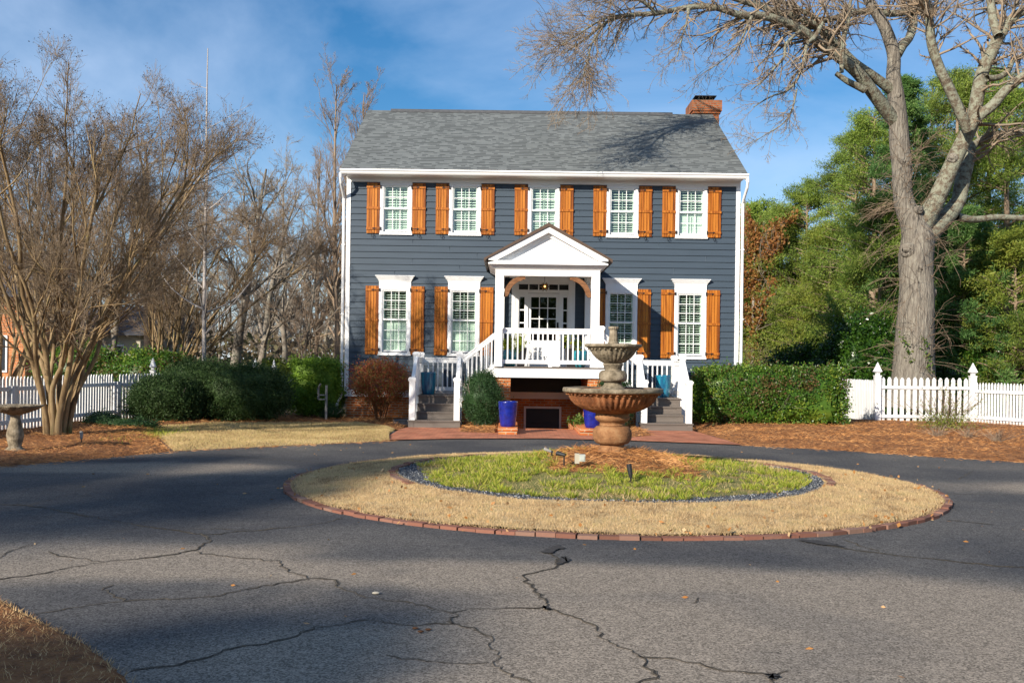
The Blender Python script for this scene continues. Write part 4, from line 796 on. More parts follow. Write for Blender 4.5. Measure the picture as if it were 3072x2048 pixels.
q = at(1502+12, 1060, 26.62); t = thing('potted_plant', 'yellow green shrub growing in the turquoise pot left of the door', 'plant', (q.x+.14, 26.6, FZ+.4))
cen = np.array([q.x+.12, 26.6, FZ+.58])+r_.normal(size=(12, 3))*[.13, .09, .09]; leafobj('foliage', 'yplant', clumps(r_, cen, 1100, .05), .05, .028, t, r_)
q2 = at(1740, 1060, 26.6); t = thing('potted_plant', 'sparse yellow green plant in the turquoise pot right of the door', 'plant', (q2.x, 26.6, FZ+.4))
cen = np.array([q2.x, 26.6, FZ+.56])+r_.normal(size=(8, 3))*[.08, .07, .12]; leafobj('foliage', 'yplant', clumps(r_, cen, 380, .035), .05, .026, t, r_)
# low brick walls with cobalt pots
for xa, xb, lb_ in ((-.30, .14, 'low brick wall under the left cobalt pot beside the basement steps'), (1.62, 2.06, 'low brick wall under the right cobalt pot beside the basement steps')):
    b = MB().box(xa, xb, 23.45, 25.9, 0, .1).box(xa-.012, xb+.012, 23.43, 25.92, .102, .18); tag(b.build('low_brick_wall', 'brick'), lb_, 'brick wall', 'low brick walls beside the basement steps')
pot('glazed_pot', 'cobalt blue pot on the low brick wall left of the basement steps', 'cobalt pots on the low brick walls', -.08, 23.75, .18, .60, .225, 'cobalt', tall, tex=.012)
pot('glazed_pot', 'cobalt blue pot partly hidden behind the fountain base', 'cobalt pots on the low brick walls', 1.93, 23.75, .18, .60, .225, 'cobalt', tall, tex=.012)
cen = np.array([1.75, 25.4, .22])+r_.normal(size=(20, 3))*[.12, .25, .03]; P = clumps(r_, cen, 900, .05)
V, Q = leaves(r_, P, .05, .04); tag(mkmesh('ivy_plant', V, quads=Q, m='ivy'), 'variegated ivy spilling over the right low brick wall', 'ivy')
# ================================================================ FOUNTAIN
fx, fy = at(1838, 1200, 14.4).x, 14.4; fz = .44; k_ = .001347
def fp(y, hw, fl=0): return (hw*k_, (1488-y)*k_, fl)
FT = thing('fountain', 'two tiered stone garden fountain with fluted bowls on the island mound', 'fountain', (fx, fy, fz))
def lat(name, pts, m, flute=None, n=192):
    # refine the profile
    pr = []
    for i in range(len(pts)-1):
        for j in range(4):
            q = j/4; pr.append(tuple(pts[i][c]*(1-q)+pts[i+1][c]*q for c in range(3)))
    pr.append(pts[-1]); b = MB().lathe(pr, n, (fx, fy, fz), flute); return b
def arc(yc, ry, r0, r1, n=9): return [fp(yc+ry*math.cos(PI*i/(n-1)), r0+(r1-r0)*math.sin(PI*i/(n-1))**.75) for i in range(n)]
lat('pedestal', [fp(1530, 190), fp(1500, 178), fp(1480, 168), fp(1455, 150), fp(1425, 135), fp(1402, 128)]+arc(1294, 98, 130, 209)+[fp(1190, 138), fp(1176, 132), fp(1160, 140), fp(1145, 165), fp(1128, 182), fp(1108, 188), fp(1095, 182), fp(1062, 182)], 'terra2').build('pedestal', 'terra2', FT, smooth=True)
lb2 = lat('x', [fp(1066, 150), fp(1060, 215), fp(1040, 275, .0), fp(1015, 335, .05), fp(975, 395, .08), fp(930, 435, .085), fp(880, 462, .07), fp(862, 478), fp(856, 485), fp(850, 515), fp(842, 528), fp(825, 534), fp(806, 533), fp(796, 526), fp(794, 470), fp(840, 430), fp(900, 300), fp(920, 60)], 'terra', 44)
lo = lb2.build('basin', 'terra', FT, smooth=True)
b = MB().lathe([fp(p_[0], p_[1]) for p_ in ((843, 512), (840, 530), (826, 536), (806, 535), (795, 529), (791, 470), (800, 455))], 96, (fx, fy, fz), cap=False); b.build('rim', 'stone', lo, smooth=True)
b = MB()
for i in range(44): a = 2*PI*i/44; b.ball((fx+.660*math.cos(a), fy+.660*math.sin(a), fz+(1488-862)*k_), .024, 6, (1, 1, .62))
b.build('bead', 'terra', lo, smooth=True)
lat('x', [fp(900, 60), fp(830, 100), fp(806, 134), fp(798, 134), fp(780, 118), fp(762, 98), fp(745, 92), fp(738, 96)]+arc(668, 62, 92, 153)+[fp(604, 88), fp(596, 88), fp(580, 94), fp(560, 100), fp(545, 108), fp(534, 106)], 'stone').build('upper_pedestal', 'stone', FT, smooth=True)
ub = lat('x', [fp(536, 90), fp(525, 112, 0), fp(505, 145, .05), fp(480, 178, .07), fp(440, 215, .07), fp(400, 240, .05), fp(385, 250), fp(378, 262), fp(362, 285), fp(358, 300), fp(345, 306), fp(332, 304), fp(327, 296), fp(328, 240), fp(370, 180), fp(400, 50)], 'stone', 28)
uo = ub.build('basin', 'stone', FT, smooth=True); uo['label'] = 'smaller upper bowl with weathered grey rim'
b = MB()
for i in range(28): a = 2*PI*i/28; b.ball((fx+.350*math.cos(a), fy+.350*math.sin(a), fz+(1488-382)*k_), .019, 6, (1, 1, .8))
b.build('bead', 'stone', uo, smooth=True)
b = lat('x', [fp(340, 60), fp(322, 60), fp(312, 60), fp(304, 54), fp(298, 50, .1), fp(240, 44, .1), fp(180, 40, .1), fp(172, 44), fp(165, 54, .1), fp(150, 56, .12), fp(140, 50, .1), fp(137, 20)], 'stone', 16, 96)
b.build('finial', 'stone', FT, smooth=True)
# utility box and lights
def gi(px, py):                                           # a point on the mound
    z = .3
    for _ in range(12): p = grd(px, py, z); z = float(ih(np.array(p.x), np.array(p.y)))
    return p
p = gi(1738, 1378)
t = thing('utility_box', 'small pale grey weatherproof outlet box on a wooden stake left of the fountain foot', 'outlet box', p)
MB().box(p.x-.06, p.x+.0, p.y-.03, p.y+.05, p.z-.05, p.z+.08).build('stake', 'beige', t); MB().box(p.x-.0, p.x+.075, p.y-.05, p.y+.05, p.z-.02, p.z+.07).box(p.x+.01, p.x+.065, p.y-.06, p.y-.0505, p.z-.005, p.z+.055).build('box_body', 'ubox', t)
p = gi(1655, 1374)
def spot(label, p, d, L_=.16, r=.035, m='black'):
    L_ *= .8; r *= .72
    d = Vector(d).normalized(); t = thing('spotlight', label, 'garden light', p, 'black garden spotlights')
    h = Vector(p)+Vector((0, 0, .09)); MB().tube([h-d*.02, h+d*.03, h+d*L_*.5, h+d*L_], [r*.6, r*.9, r, r*1.08], 14).build('lamp_head', m, t)
    MB().tube([Vector(p)-Vector((0, 0, .05)), Vector(p)+Vector((0, 0, .08))], .011, 6).ball(h-d*.0, .022).build('stake', 'iron', t)
    return t
spot('grey spotlight lying tilted in the grass left of the outlet box', p, (-.9, .1, .35), .15, .03, 'galv')
spot('dark spotlight lying low between the grey spotlight and the outlet box', gi(1692, 1384), (-.8, .5, .15), .14, .04)
p = gi(1892, 1450); spot('black spotlight standing upright in the grass in front of the fountain', p, (-.15, .15, 1), .2, .042)
p = grd(244, 1328, .09); spot('metal spotlight standing in the pine straw near the crape myrtle', p, (-.1, .2, 1), .16, .04, 'galv')
# ================================================================ SHRUBS
def shrub(name, label, cat, m, c, rad, n, L_, W_, nc=60, stem='gbark', seed=1, boxy=0, group=None, cr=.16, twigs=0, core=.72, flat_top=False, D=None, spread=1.0):
    rng = rs(seed); c = np.array(c, float); rad = np.array(rad, float)
    t = thing(name, label, cat, (c[0], c[1], 0), group)
    d = rng.normal(size=(nc, 3)); d /= np.linalg.norm(d, axis=1, keepdims=True)
    if boxy: q = np.max(np.abs(d), axis=1, keepdims=True); d = d*(1-boxy)+d/q*boxy
    r = rng.uniform(.72, .96, (nc, 1)); cen = c+d*rad*r
    P = clumps(rng, cen, n, cr*rng.uniform(.6, 1.3, nc)*min(rad)*1.0 if False else cr*rng.uniform(.6, 1.4, nc))
    # fill layer
    d2 = rng.normal(size=(n//2, 3)); d2 /= np.linalg.norm(d2, axis=1, keepdims=True)
    if boxy: q = np.max(np.abs(d2), axis=1, keepdims=True); d2 = d2*(1-boxy)+d2/q*boxy
    P2 = c+d2*rad*rng.uniform(core, .97, (n//2, 1)); P = np.concatenate([P, P2]); P = P[P[:, 2] > .03]
    out = (P-c)/rad; Dd = out/np.linalg.norm(out, axis=1, keepdims=True)
    leafobj('foliage', m, P, L_, W_, t, rng, Dd, .8)
    if core >= .7:
        nu, nv = 28, 14; A, Z = np.meshgrid(np.linspace(0, 2*PI, nu, endpoint=False), np.linspace(-PI/2, PI/2, nv)); dd = np.stack([np.cos(Z)*np.cos(A), np.cos(Z)*np.sin(A), np.sin(Z)], -1)
        if boxy: q = np.max(np.abs(dd), axis=-1, keepdims=True); dd = dd*(1-boxy)+dd/q*boxy
        Pc = c+dd*rad*(core+.06)*(1+.07*rng.normal(size=A.shape+(1,))); Pc[..., 2] = np.maximum(Pc[..., 2], .02); i = np.arange(nu*nv).reshape(nv, nu)
        mkmesh('inner_growth', Pc.reshape(-1, 3), quads=np.stack([i[:-1], np.roll(i[:-1], -1, 1), np.roll(i[1:], -1, 1), i[1:]], -1).reshape(-1, 4), m=m, parent=t)
    # stems
    B0 = np.tile(c, (9, 1)); B0[:, 2] = .0; B0[:, :2] += rng.normal(0, .08, (9, 2)); e = c+rng.normal(size=(9, 3))*rad*.5; e[:, 2] = c[2]+rad[2]*.5
    Pth = np.stack([B0, (B0*.5+e*.5)+rng.normal(0, .03, (9, 3)), e], 1); V, Q = tubes(Pth, np.tile([.02, .014, .008], (9, 1)), 5)
    ps = [(V, Q)]
    if twigs: tw, tr = grow(rng, Pth, np.tile([.02, .014, .008], (9, 1)), twigs, .1, 1, .7, .6, .5, 4, (0, 0, .3), rmin=.003); ps.append(tubes(tw, tr, 3))
    V, Q = joinq(ps); mkmesh('stems', V, quads=Q, m=stem, parent=t); return t
shrub('azalea_bush', 'lowest dark green mounded bush at the left end of the row by the fence', 'bush', 'azalea', (-9.05, 26.2, .60), (.98, .9, .70), 20000, .06, .026, 170, seed=2, boxy=.15, group='dark mounded bushes along the lawn', cr=.10)
shrub('azalea_bush', 'dark green mounded bush behind the middle of the row', 'bush', 'azalea', (-8.5, 27.3, .80), (1.15, .9, .88), 18000, .06, .026, 170, seed=3, boxy=.2, group='dark mounded bushes along the lawn', cr=.10)
shrub('azalea_bush', 'broad dark green mounded bush at the right end of the row', 'bush', 'azalea', (-7.25, 27.0, .76), (1.32, 1.0, .84), 24000, .06, .026, 190, seed=4, boxy=.25, group='dark mounded bushes along the lawn', cr=.10)
shrub('clipped_bush', 'bright green clipped square bush beside the left downspout', 'bush', 'hedge_l', (-5.62, 29.0, .93), (.78, .7, .83), 13000, .06, .04, 160, seed=5, boxy=.9, cr=.07)
shrub('nandina_bush', 'round red leaved bush at the left front corner of the house', 'bush', 'nandina', (-3.62, 27.3, 1.13), (.88, .75, .66), 9500, .055, .025, 110, seed=6, cr=.09, twigs=16, core=.4, stem='bracket')
shrub('yew_bush', 'upright dark green bush between the left stair and the cobalt pot', 'bush', 'yew', (-.72, 25.3, .78), (.55, .45, .74), 14000, .05, .014, 130, seed=7, cr=.07, twigs=6)
shrub('yew_bush', 'dark green bush mostly hidden behind the fountain, beside the right stair', 'bush', 'yew', (2.62, 25.4, .72), (.56, .45, .68), 12000, .05, .014, 120, seed=8, cr=.07)
shrub('hedge', 'long clipped hedge between the right stair and the picket fence', 'hedge', 'hedge', (7.1, 27.75, .88), (2.18, .62, .80), 42000, .07, .04, 420, seed=9, boxy=.9, cr=.08, twigs=20, core=.78)
shrub('low_plant', 'low grey green ground plant at the left end of the lawn', 'plant', 'yew', (-8.9, 23.3, .14), (.75, .35, .15), 2500, .05, .02, 30, seed=12, cr=.07)
shrub('low_plant', 'low grey green plant against the foot of the left picket fence', 'plant', 'yew', (-10.0, 24.4, .16), (.35, .9, .17), 2200, .05, .02, 30, seed=13, cr=.07)
shrub('low_plant', 'small grey green plant below the downspout at the left house corner', 'plant', 'yew', (-5.0, 27.9, .2), (.3, .25, .22), 1200, .05, .018, 20, seed=14, cr=.05)
# twiggy shrub in front of the right fence
q = grd(2835, 1285, .12); t = thing('twiggy_shrub', 'bare twiggy shrub with sprouting green leaves before the right picket fence', 'shrub', (q.x, q.y, .1)); rng = rs(15)
n = 46; a = rng.uniform(0, 2*PI, n); e = np.stack([q.x+rng.normal(0, .55, n), q.y+rng.normal(0, .35, n), .1+rng.uniform(.5, 1.25, n)], 1); s_ = np.stack([q.x+.13*np.cos(a), q.y+.13*np.sin(a), np.full(n, .05)], 1)
Pt = np.stack([s_, s_*.55+e*.45+rng.normal(0, .04, (n, 3))-[0, 0, 0], e], 1); R_ = np.tile([.008, .006, .004], (n, 1)); tw, tr = grow(rng, Pt, R_, 5, .3, 1, .5, .5, .6, 4, (0, 0, .3), rmin=.0035)
V, Q = joinq([tubes(Pt, R_, 3), tubes(tw, tr, 3)]); mkmesh('stems', V, quads=Q, m='ttwig', parent=t)
P = np.concatenate([tw.reshape(-1, 3)[rng.randint(0, tw.size//3, 900)], np.array([q.x, q.y, .3])+rng.normal(size=(2200, 3))*[.36, .25, .13]]); P = P[P[:, 2] > .05]
leafobj('foliage', 'juniper', P, .045, .02, t, rng)
for i, (px, py) in enumerate([(2810, 1306), (2905, 1312), (2990, 1322), (2260+500, 1275)][:3]):
    q = grd(px, py, .1); rng = rs(40+i); n = 60; s_ = np.tile([q.x, q.y, .08], (n, 1))+rng.normal(0, .05, (n, 3))*[1, 1, 0]; e = s_+np.stack([rng.normal(0, .16, n), rng.normal(0, .12, n), rng.uniform(.12, .3, n)], 1)
    V, Q = tubes(np.stack([s_, (s_+e)/2+rng.normal(0, .01, (n, 3)), e], 1), np.tile([.005, .004, .003], (n, 1)), 3)
    tag(mkmesh('dead_perennial', V, quads=Q, m='ttwig'), ['clump of dead stems in the pine straw, leftmost of the three', 'clump of dead stems in the pine straw, middle of the three', 'clump of dead stems in the pine straw, rightmost of the three'][i], 'dead plant', 'dead plant clumps in the right bed')
# ================================================================ FENCES
def finial_post(parent, x, y, z0, h, wd=.13, name='fence_post'):
    b = MB(); hw = wd/2; zb = z0+h-.42
    b.box(x-hw, x+hw, y-hw, y+hw, z0, zb); b.box(x-hw-.012, x+hw+.012, y-hw-.012, y+hw+.012, zb, zb+.03)
    b.box(x-hw*.6, x+hw*.6, y-hw*.6, y+hw*.6, zb+.03, zb+.1)
    def fr(a, z1_, c, z2_): b.add([(x+sx*a, y+sy*a, z1_) for sx, sy in ((-1, -1), (1, -1), (1, 1), (-1, 1))]+[(x+sx*c, y+sy*c, z2_) for sx, sy in ((-1, -1), (1, -1), (1, 1), (-1, 1))], [(0, 3, 2, 1), (4, 5, 6, 7), (0, 1, 5, 4), (1, 2, 6, 5), (2, 3, 7, 6), (3, 0, 4, 7)])
    fr(hw*.7, zb+.10, hw*1.25, zb+.14); fr(hw*1.25, zb+.14, .004, zb+.42)
    return b.build(name, 'white2', parent)
def picket_run(parent, p0, p1, h, pitch, wd, z0=0, rails=(.22, .95), rail_side=1, arch=0):
    p0 = Vector((p0[0], p0[1], z0)); p1 = Vector((p1[0], p1[1], z0)); L_ = (p1-p0).length; n = int(L_/pitch); d = (p1-p0).normalized(); nr = Vector((-d.y, d.x, 0))*rail_side
    b = MB(); rg = rs(n)
    for k in range(n):
        c = p0+d*(pitch*(k+.5)); hh = h+rg.uniform(-.008, .008)+arch*math.sin(PI*(k+.5)/n); l = c-d*wd/2; r = c+d*wd/2; t_ = nr*.011
        prof = [(l, .04), (r, .04), (r, hh-.07), (r+(c-r)*.72, hh), (l+(c-l)*.72, hh), (l, hh-.07)]
        b.add([Vector((q.x, q.y, z0+z))-t_ for q, z in prof]+[Vector((q.x, q.y, z0+z))+t_ for q, z in prof], [tuple(range(5, -1, -1)), tuple(range(6, 12))]+[(i, (i+1) % 6, 6+(i+1) % 6, 6+i) for i in range(6)])
    pk = b.build('picket_panel', 'white2', parent)
    b = MB()
    for z in rails: q = nr*-.032; b.beam(p0+q+Vector((0, 0, z)), p1+q+Vector((0, 0, z)), .04, .09)
    b.build('rail', 'white2', parent)
FA = (-11.6, 15.5); FBx = (-11.05, 21.5); FC = (-10.62, 26.7); FD = (-7.9, 28.6); 
fl = thing('picket_fence', 'white picket fence running along the left side behind the crape myrtle', 'fence', (-10.9, 22, 0))
picket_run(fl, FA, FC, 1.25, .135, .075, 0, (.25, .98), 1)
for (x, y) in (( -11.28, 19.0), (-11.02, 22.0), (-10.83, 24.4), (-10.62, 26.75)): MB().box(x+.05-.065, x+.05+.065, y-.065, y+.065, 0, 1.05).build('fence_post', 'white2', fl)
fl2 = thing('picket_fence', 'white picket fence turning behind the dark mounded bushes', 'fence', (-9, 27.6, 0))
picket_run(fl2, (-10.55, 26.85), (-9.6, 30.4), 1.25, .135, .075, 0, (.25, .98), -1); picket_run(fl2, (-9.6, 30.4), (-7.75, 30.6), 1.25, .135, .075, 0, (.25, .98), -1)
q = at(459, 1072, 30.4); finial_post(fl2, q.x, 30.4, 0, q.z)
q = at(766, 1075, 30.6); finial_post(fl2, q.x, 30.6, 0, q.z)
fg = thing('garden_gate', 'white picket gate between finial posts behind the bushes', 'gate', (q.x+.3, 30.6, 0)); picket_run(fg, (q.x+.07, 30.6), (q.x+.55, 30.7), 1.2, .12, .07, 0, (.25, .95), -1)
q = at(822, 1079, 30.7); finial_post(fg, q.x, 30.7, 0, q.z)
fr_ = thing('picket_fence', 'white picket fence with pyramid topped posts right of the clipped hedge', 'fence', (12.3, 29.9, 0))
pA = at(2523, 1100, 33); pB = at(2633, 1086, 29.8); pC = at(2919, 1088, 29.8); pE = (15.6, 25.8)
finial_post(fr_, pA.x, 33, 0, pA.z); finial_post(fr_, pB.x, 29.8, -.02, pB.z+.02, .17); finial_post(fr_, pC.x, 29.8, 0, pC.z, .17)
picket_run(fr_, (pA.x, 33), (pB.x, 29.9), 1.3, .135, .08, 0, (.25, 1.02), -1); picket_run(fr_, (pB.x+.08, 29.82), (pC.x-.08, 29.82), 1.38, .19, .115, .02, (.22, 1.08), 1)
picket_run(fr_, (pC.x+.05, 29.72), pE, 1.28, .105, .062, .0, (.25, 1.02), 1)
# ================================================================ SMALL GARDEN THINGS
q = grd(45, 1345, .1); bx_, by_ = q.x, q.y
t = thing('birdbath', 'weathered stone birdbath with scalloped bowl in the left pine straw bed', 'birdbath', (bx_, by_, .05))
MB().lathe([(.17, 0), (.17, .04), (.12, .07), (.105, .1), (.13, .2), (.145, .28), (.12, .42), (.085, .55), (.08, .62), (.12, .66)], 28, (bx_, by_, .05)).build('pedestal', 'stone', t, smooth=True)
b = MB().lathe([(.10, .64), (.2, .67), (.36, .73, .02), (.44, .79, .05), (.455, .81, .05), (.43, .81, .05), (.3, .75), (.05, .72)], 84, (bx_, by_, .05), 14); b.build('bowl', 'stone', t, smooth=True)
q = at(965, 1190, 27.6)
t = thing('bird_feeder', 'small grey wooden feeder on a post beside the clipped square bush', 'bird feeder', (q.x+.1, 27.6, 0))
MB().box(q.x+.1, q.x+.16, 27.57, 27.63, 0, 1.0).build('post', 'galv', t)
MB().box(q.x-.1, q.x+.12, 27.5, 27.56, .72, .75).box(q.x-.1, q.x+.12, 27.5, 27.56, .6, .63).box(q.x-.1, q.x-.07, 27.5, 27.66, .6, .95).prism([(q.x-.12, .9), (q.x-.04, 1.05), (q.x-.02, 1.03), (q.x-.09, .88)], 27.5, 27.66).box(q.x-.1, q.x+.12, 27.56, 27.66, .6, .62).build('feeder_tray', 'galv', t)
q = grd(1212, 1276, 0); t = thing('planter_trough', 'low dark slate trough beside the foot of the left stair', 'trough', (q.x, q.y, 0)); MB().box(q.x-.28, q.x+.12, q.y, q.y+.5, 0, .12).box(q.x-.3, q.x+.14, q.y-.02, q.y+.52, .122, .15).build('trough_body', 'droof', t)
# ================================================================ NEIGHBOUR HOUSES
def simple_house(label, x0, x1, y, dpt, zw, zr_, wallm, roofm, wins, gable=False, zb=-.2):
    t = thing('neighbour_house', label, 'house', ((x0+x1)/2, y, 0)); MB().box(x0, x1, y, y+dpt, zb, zw).build('wall', wallm, t)
    b = MB()
    if gable: b.prism([(x0-.4, zw), ((x0+x1)/2, zr_), (x1+.4, zw), (x1+.4, zw-.15), (x0-.4, zw-.15)][::-1], y-.4, y+dpt+.4)
    else: b.prism([(y-.5, zw), (y+dpt/2, zr_), (y+dpt+.5, zw), (y+dpt+.5, zw-.15), (y-.5, zw-.15)], x0-.5, x1+.5, 'x')
    b.build('roof', roofm, t)
    for (a, c, d_, e) in wins:
        w_ = MB().box(a-.1, c+.1, y-.06, y-.001, d_-.1, e+.1).build('window', 'white2', t); MB().box(a, c, y-.08, y-.061, d_, e).build('pane', 'win_dark', w_)
simple_house('red brick neighbour house glimpsed behind the crape myrtle trunks', -32, -22.4, 46, 4, 4.5, 6.6, 'brick', 'droof', [(-26, -25, 1, 2.5), (-24.2, -23.3, 1, 2.5)])
simple_house('beige neighbour house with dark roof beyond the picket fence', -26, -18.6, 50, 8, 2.9, 4.4, 'beige', 'droof', [(-20.3, -19.5, .9, 2.2), (-23, -22, .9, 2.2)])
# ================================================================ TREES
def addtree(name, label, cat, loc, trunk, crown, tm, cm, group=None, extra=()):
    t = thing(name, label, cat, loc, group)
    if trunk is not None: V, Q = trunk; mkmesh('trunk', V, quads=Q, m=tm, parent=t, smooth=True)
    if crown is not None: V, Q = crown; mkmesh('crown', V, quads=Q, m=cm, parent=t)
    for nm, (V, Q), m_ in extra: mkmesh(nm, V, quads=Q, m=m_, parent=t)
    return t
# --- crape myrtles: many smooth stems fanning from one foot
def crape(name, label, base, seed, nst, H_, spread, fine=1.0, lean=(0, 0), group=None, forked=None):
    rng = rs(seed); base = np.array(base, float); Pl = []; Rl = []
    for i in range(nst):
        a = 2*PI*(i+rng.uniform(-.3, .3))/nst; ro = rng.uniform(.08, .30); e = spread*rng.uniform(.35, 1.0)
        z = np.array([-.1, .35, .9, 1.5, 2.3, 3.3, 4.5]); z = z*H_/8.6*rng.uniform(.9, 1.1); d = np.array([math.cos(a), math.sin(a)]); f = np.clip(z/z[-1], 0, 1)
        xy = d[None]*(ro+e*f[:, None]**1.45)+np.array(lean)[None]*f[:, None]**1.5+rng.normal(0, .07, (7, 2))*np.minimum(f[:, None]*3, 1)
        pts = np.concatenate([base[:2]+xy, (base[2]+z)[:, None]], 1); r0 = rng.uniform(.036, .068); p, r = smoothpath(pts, [r0*1.25, r0, r0*.9, r0*.82, r0*.7, r0*.55, r0*.42], 3); Pl.append(p); Rl.append(r)
    P = np.array(Pl); R = np.array(Rl)
    P2, R2 = grow(rng, P, R, 5, .38, 1, .55, .62, .62, 8, (0, 0, .35), .10, lmin=.9)
    P2b, R2b = grow(rng, P, R, 2, .9, 1, .35, .75, .8, 8, (0, 0, .3), .10, lmin=1.3)
    A, B_ = np.concatenate([P2, P2b]), np.concatenate([R2, R2b])
    P3, R3 = grow(rng, A, B_, 7, .2, 1, .5, .58, .6, 6, (0, 0, .35), .12, lmin=.5)
    P4, R4 = grow(rng, P3, R3, int(6*fine), .12, 1, .68, .55, .6, 5, (0, 0, .3), .13, lmin=.3, rmin=.0035)
    P5, R5 = grow(rng, P4, R4, int(4*fine), .15, 1, .65, .7, .7, 4, (0, 0, .25), .15, lmin=.18, rmin=.0032)
    tr = joinq([tubes(P, R, 9)]+[tubes(A, B_, 6)])
    mid = tubes(P3, R3, 4); cr_ = joinq([tubes(P4, R4, 3), tubes(P5, R5, 3)])
    tips = P5[:, -1]; tips = tips[tips[:, 2] > base[2]+H_*.55]; tips = tips[rng.uniform(size=len(tips)) < .16]; pods = clumps(rng, tips, len(tips)*5, .035); pv = leaves(rng, pods, .028, .022)
    return addtree(name, label, 'tree', tuple(base), joinq([tr, mid]), cr_, 'crape', 'crape_t', group, [('seed_pods', pv, 'pod')])
q = grd(165, 1318, 0)
crape('crape_myrtle', 'large bare multi stemmed crape myrtle with tan trunks in the left bed', (q.x, q.y+.1, .05), 3, 18, 10.0, 3.1, 1.4, (.6, .1), 'crape myrtles')
crape('crape_myrtle', 'bare crape myrtle at the left edge behind the picket fence', (-12.9, 25.2, 0), 9, 12, 11.2, 2.8, 1.1, (0, 0), 'crape myrtles')
crape('crape_myrtle', 'bare crape myrtle behind the fence between the large one and the white barked tree', (-11.6, 33.5, 0), 14, 13, 10.0, 3.0, 1.3, (1.4, 0), 'crape myrtles')
# --- generic bare tree
def bare(name, label, base, seed, H_, r0, tm, cm, lvl=(12, 7, 5, 4), ang=.75, first=.25, up=.3, lf=.45, wig=.1, rmin=.006, group=None, lean=0, sides=8, pl=.6, straight=.03):
    rng = rs(seed); base = np.array(base, float); n = 10; z = np.linspace(0, H_, n); xy = np.cumsum(rng.normal(0, straight*H_/n*2, (n, 2)), 0); xy[0] = 0; xy += np.array([lean, 0])*np.linspace(0, 1, n)[:, None]**1.3
    pts = np.concatenate([base[:2]+xy, (base[2]+z)[:, None]], 1); P, R = smoothpath(pts, r0*np.linspace(1, .12, n)**.9+.003, 2); R[0] *= 1.35; P = P[None]; R = R[None]
    P2, R2 = grow(rng, P, R, lvl[0], first, .98, ang, lf, .5, 8, (0, 0, up), wig, lpow=pl, rmin=rmin)
    P3, R3 = grow(rng, P2, R2, lvl[1], .15, 1, ang*.8, .55, .55, 6, (0, 0, up), wig*1.2, rmin=rmin)
    ps = [tubes(P3, R3, 4)]
    P4, R4 = grow(rng, P3, R3, lvl[2], .15, 1, .6, .6, .6, 5, (0, 0, up*.8), .14, rmin=rmin*.8); ps.append(tubes(P4, R4, 3))
    if lvl[3]: P5, R5 = grow(rng, P4, R4, lvl[3], .2, 1, .55, .65, .7, 4, (0, 0, up*.6), .15, rmin=rmin*.7); ps.append(tubes(P5, R5, 3))
    return addtree(name, label, 'tree', tuple(base), joinq([tubes(P, R, sides), tubes(P2, R2, 5)]), joinq(ps), tm, cm, group)
q = at(613, 1090, 31)
bare('white_barked_tree', 'slender white barked tree with long pale low branches', (q.x, 31, 0), 4, 11.3, .075, 'birch', 'ttwig', (24, 5, 4, 0), .95, .12, .25, .30, .07, .005, pl=.85, straight=.006)
q = at(432, 1100, 38)
bare('dark_trunk_tree', 'dark trunked bare tree behind the fence beside the white barked tree', (q.x, 38, 0), 5, 9.5, .24, 'dbark', 'gtwig', (12, 8, 6, 3), .9, .3, .25, .5, .12, .006)
BT = [(330, 42, 10, .16, 'leafless grey tree standing left behind the crape myrtle crown'), (690, 37, 8.8, .22, 'leafless grey tree right of the white barked tree'), (560, 45, 9, .14, 'slim leafless tree behind the white barked tree'),
      (770, 41, 8.6, .16, 'leafless leaning tree between the bushes and the house'), (860, 47, 10.0, .15, 'leafless tree left of the tall pale one behind the house'), (915, 34, 5.8, .07, 'low leafless tan tree close to the left wall of the house'), (120, 40, 10.5, .16, 'leafless tree far left behind the brick neighbour house edge'), (500, 52, 10.5, .18, 'far leafless tree in the gap above the dark bushes')]
for i, (px, Y, h, r, lb_) in enumerate(BT):
    q = at(px, 1100, Y); bare('bare_tree', lb_, (q.x, Y, -.1), 50+i, h, r, 'gbark', 'gtwig' if i != 5 else 'ttwig', (16, 9, 6, 4), .75, .15, .3, .5, .13, .008, 'leafless trees left of the house', lean=rs(i).normal(0, .9))
for i, (px, Y, h, r, lb_) in enumerate([(1010, 46, 14.4, .14, 'tall pale leafless tree rising behind the left end of the roof'), (1085, 50, 15.0, .14, 'tall pale leafless tree just behind the roof corner'), (950, 52, 12.6, .12, 'pale leafless tree left of the two tallest behind the roof')]):
    q = at(px, 1100, Y); bare('bare_tree', lb_, (q.x, Y, -.1), 70+i, h, r, 'ttwig', 'ttwig', (34, 9, 6, 3), .55, .15, .5, .36, .07, .007, 'tall pale leafless trees behind the house', pl=.7, straight=.01)
# far wood, one mass
rng = rs(99); n = 170; Xs = rng.uniform(-62, 3, n); Ys = rng.uniform(60, 95, n); Hs = rng.uniform(5.5, 10.5, n)
P = np.stack([np.stack([Xs+rng.normal(0, .3, n)*k, Ys, Hs*k/3-.2], 1) for k in range(4)], 1); R = np.outer(rng.uniform(.1, .2, n), [1, .8, .5, .2])
P2, R2 = grow(rng, P, R, 12, .15, 1, .7, .42, .5, 5, (0, 0, .4), .12, rmin=.02); P3, R3 = grow(rng, P2, R2, 7, .1, 1, .6, .6, .6, 4, (0, 0, .3), .15, rmin=.016); P4, R4 = grow(rng, P3, R3, 4, .1, 1, .6, .6, .6, 3, (0, 0, .2), .15, rmin=.014)
V, Q = joinq([tubes(P, R, 5), tubes(P2, R2, 3), tubes(P3, R3, 3), tubes(P4, R4, 3)]); tag(mkmesh('far_woodland', V, quads=Q, m='wood_mass'), 'brown leafless woodland far beyond the fence', 'woodland', kind='stuff')
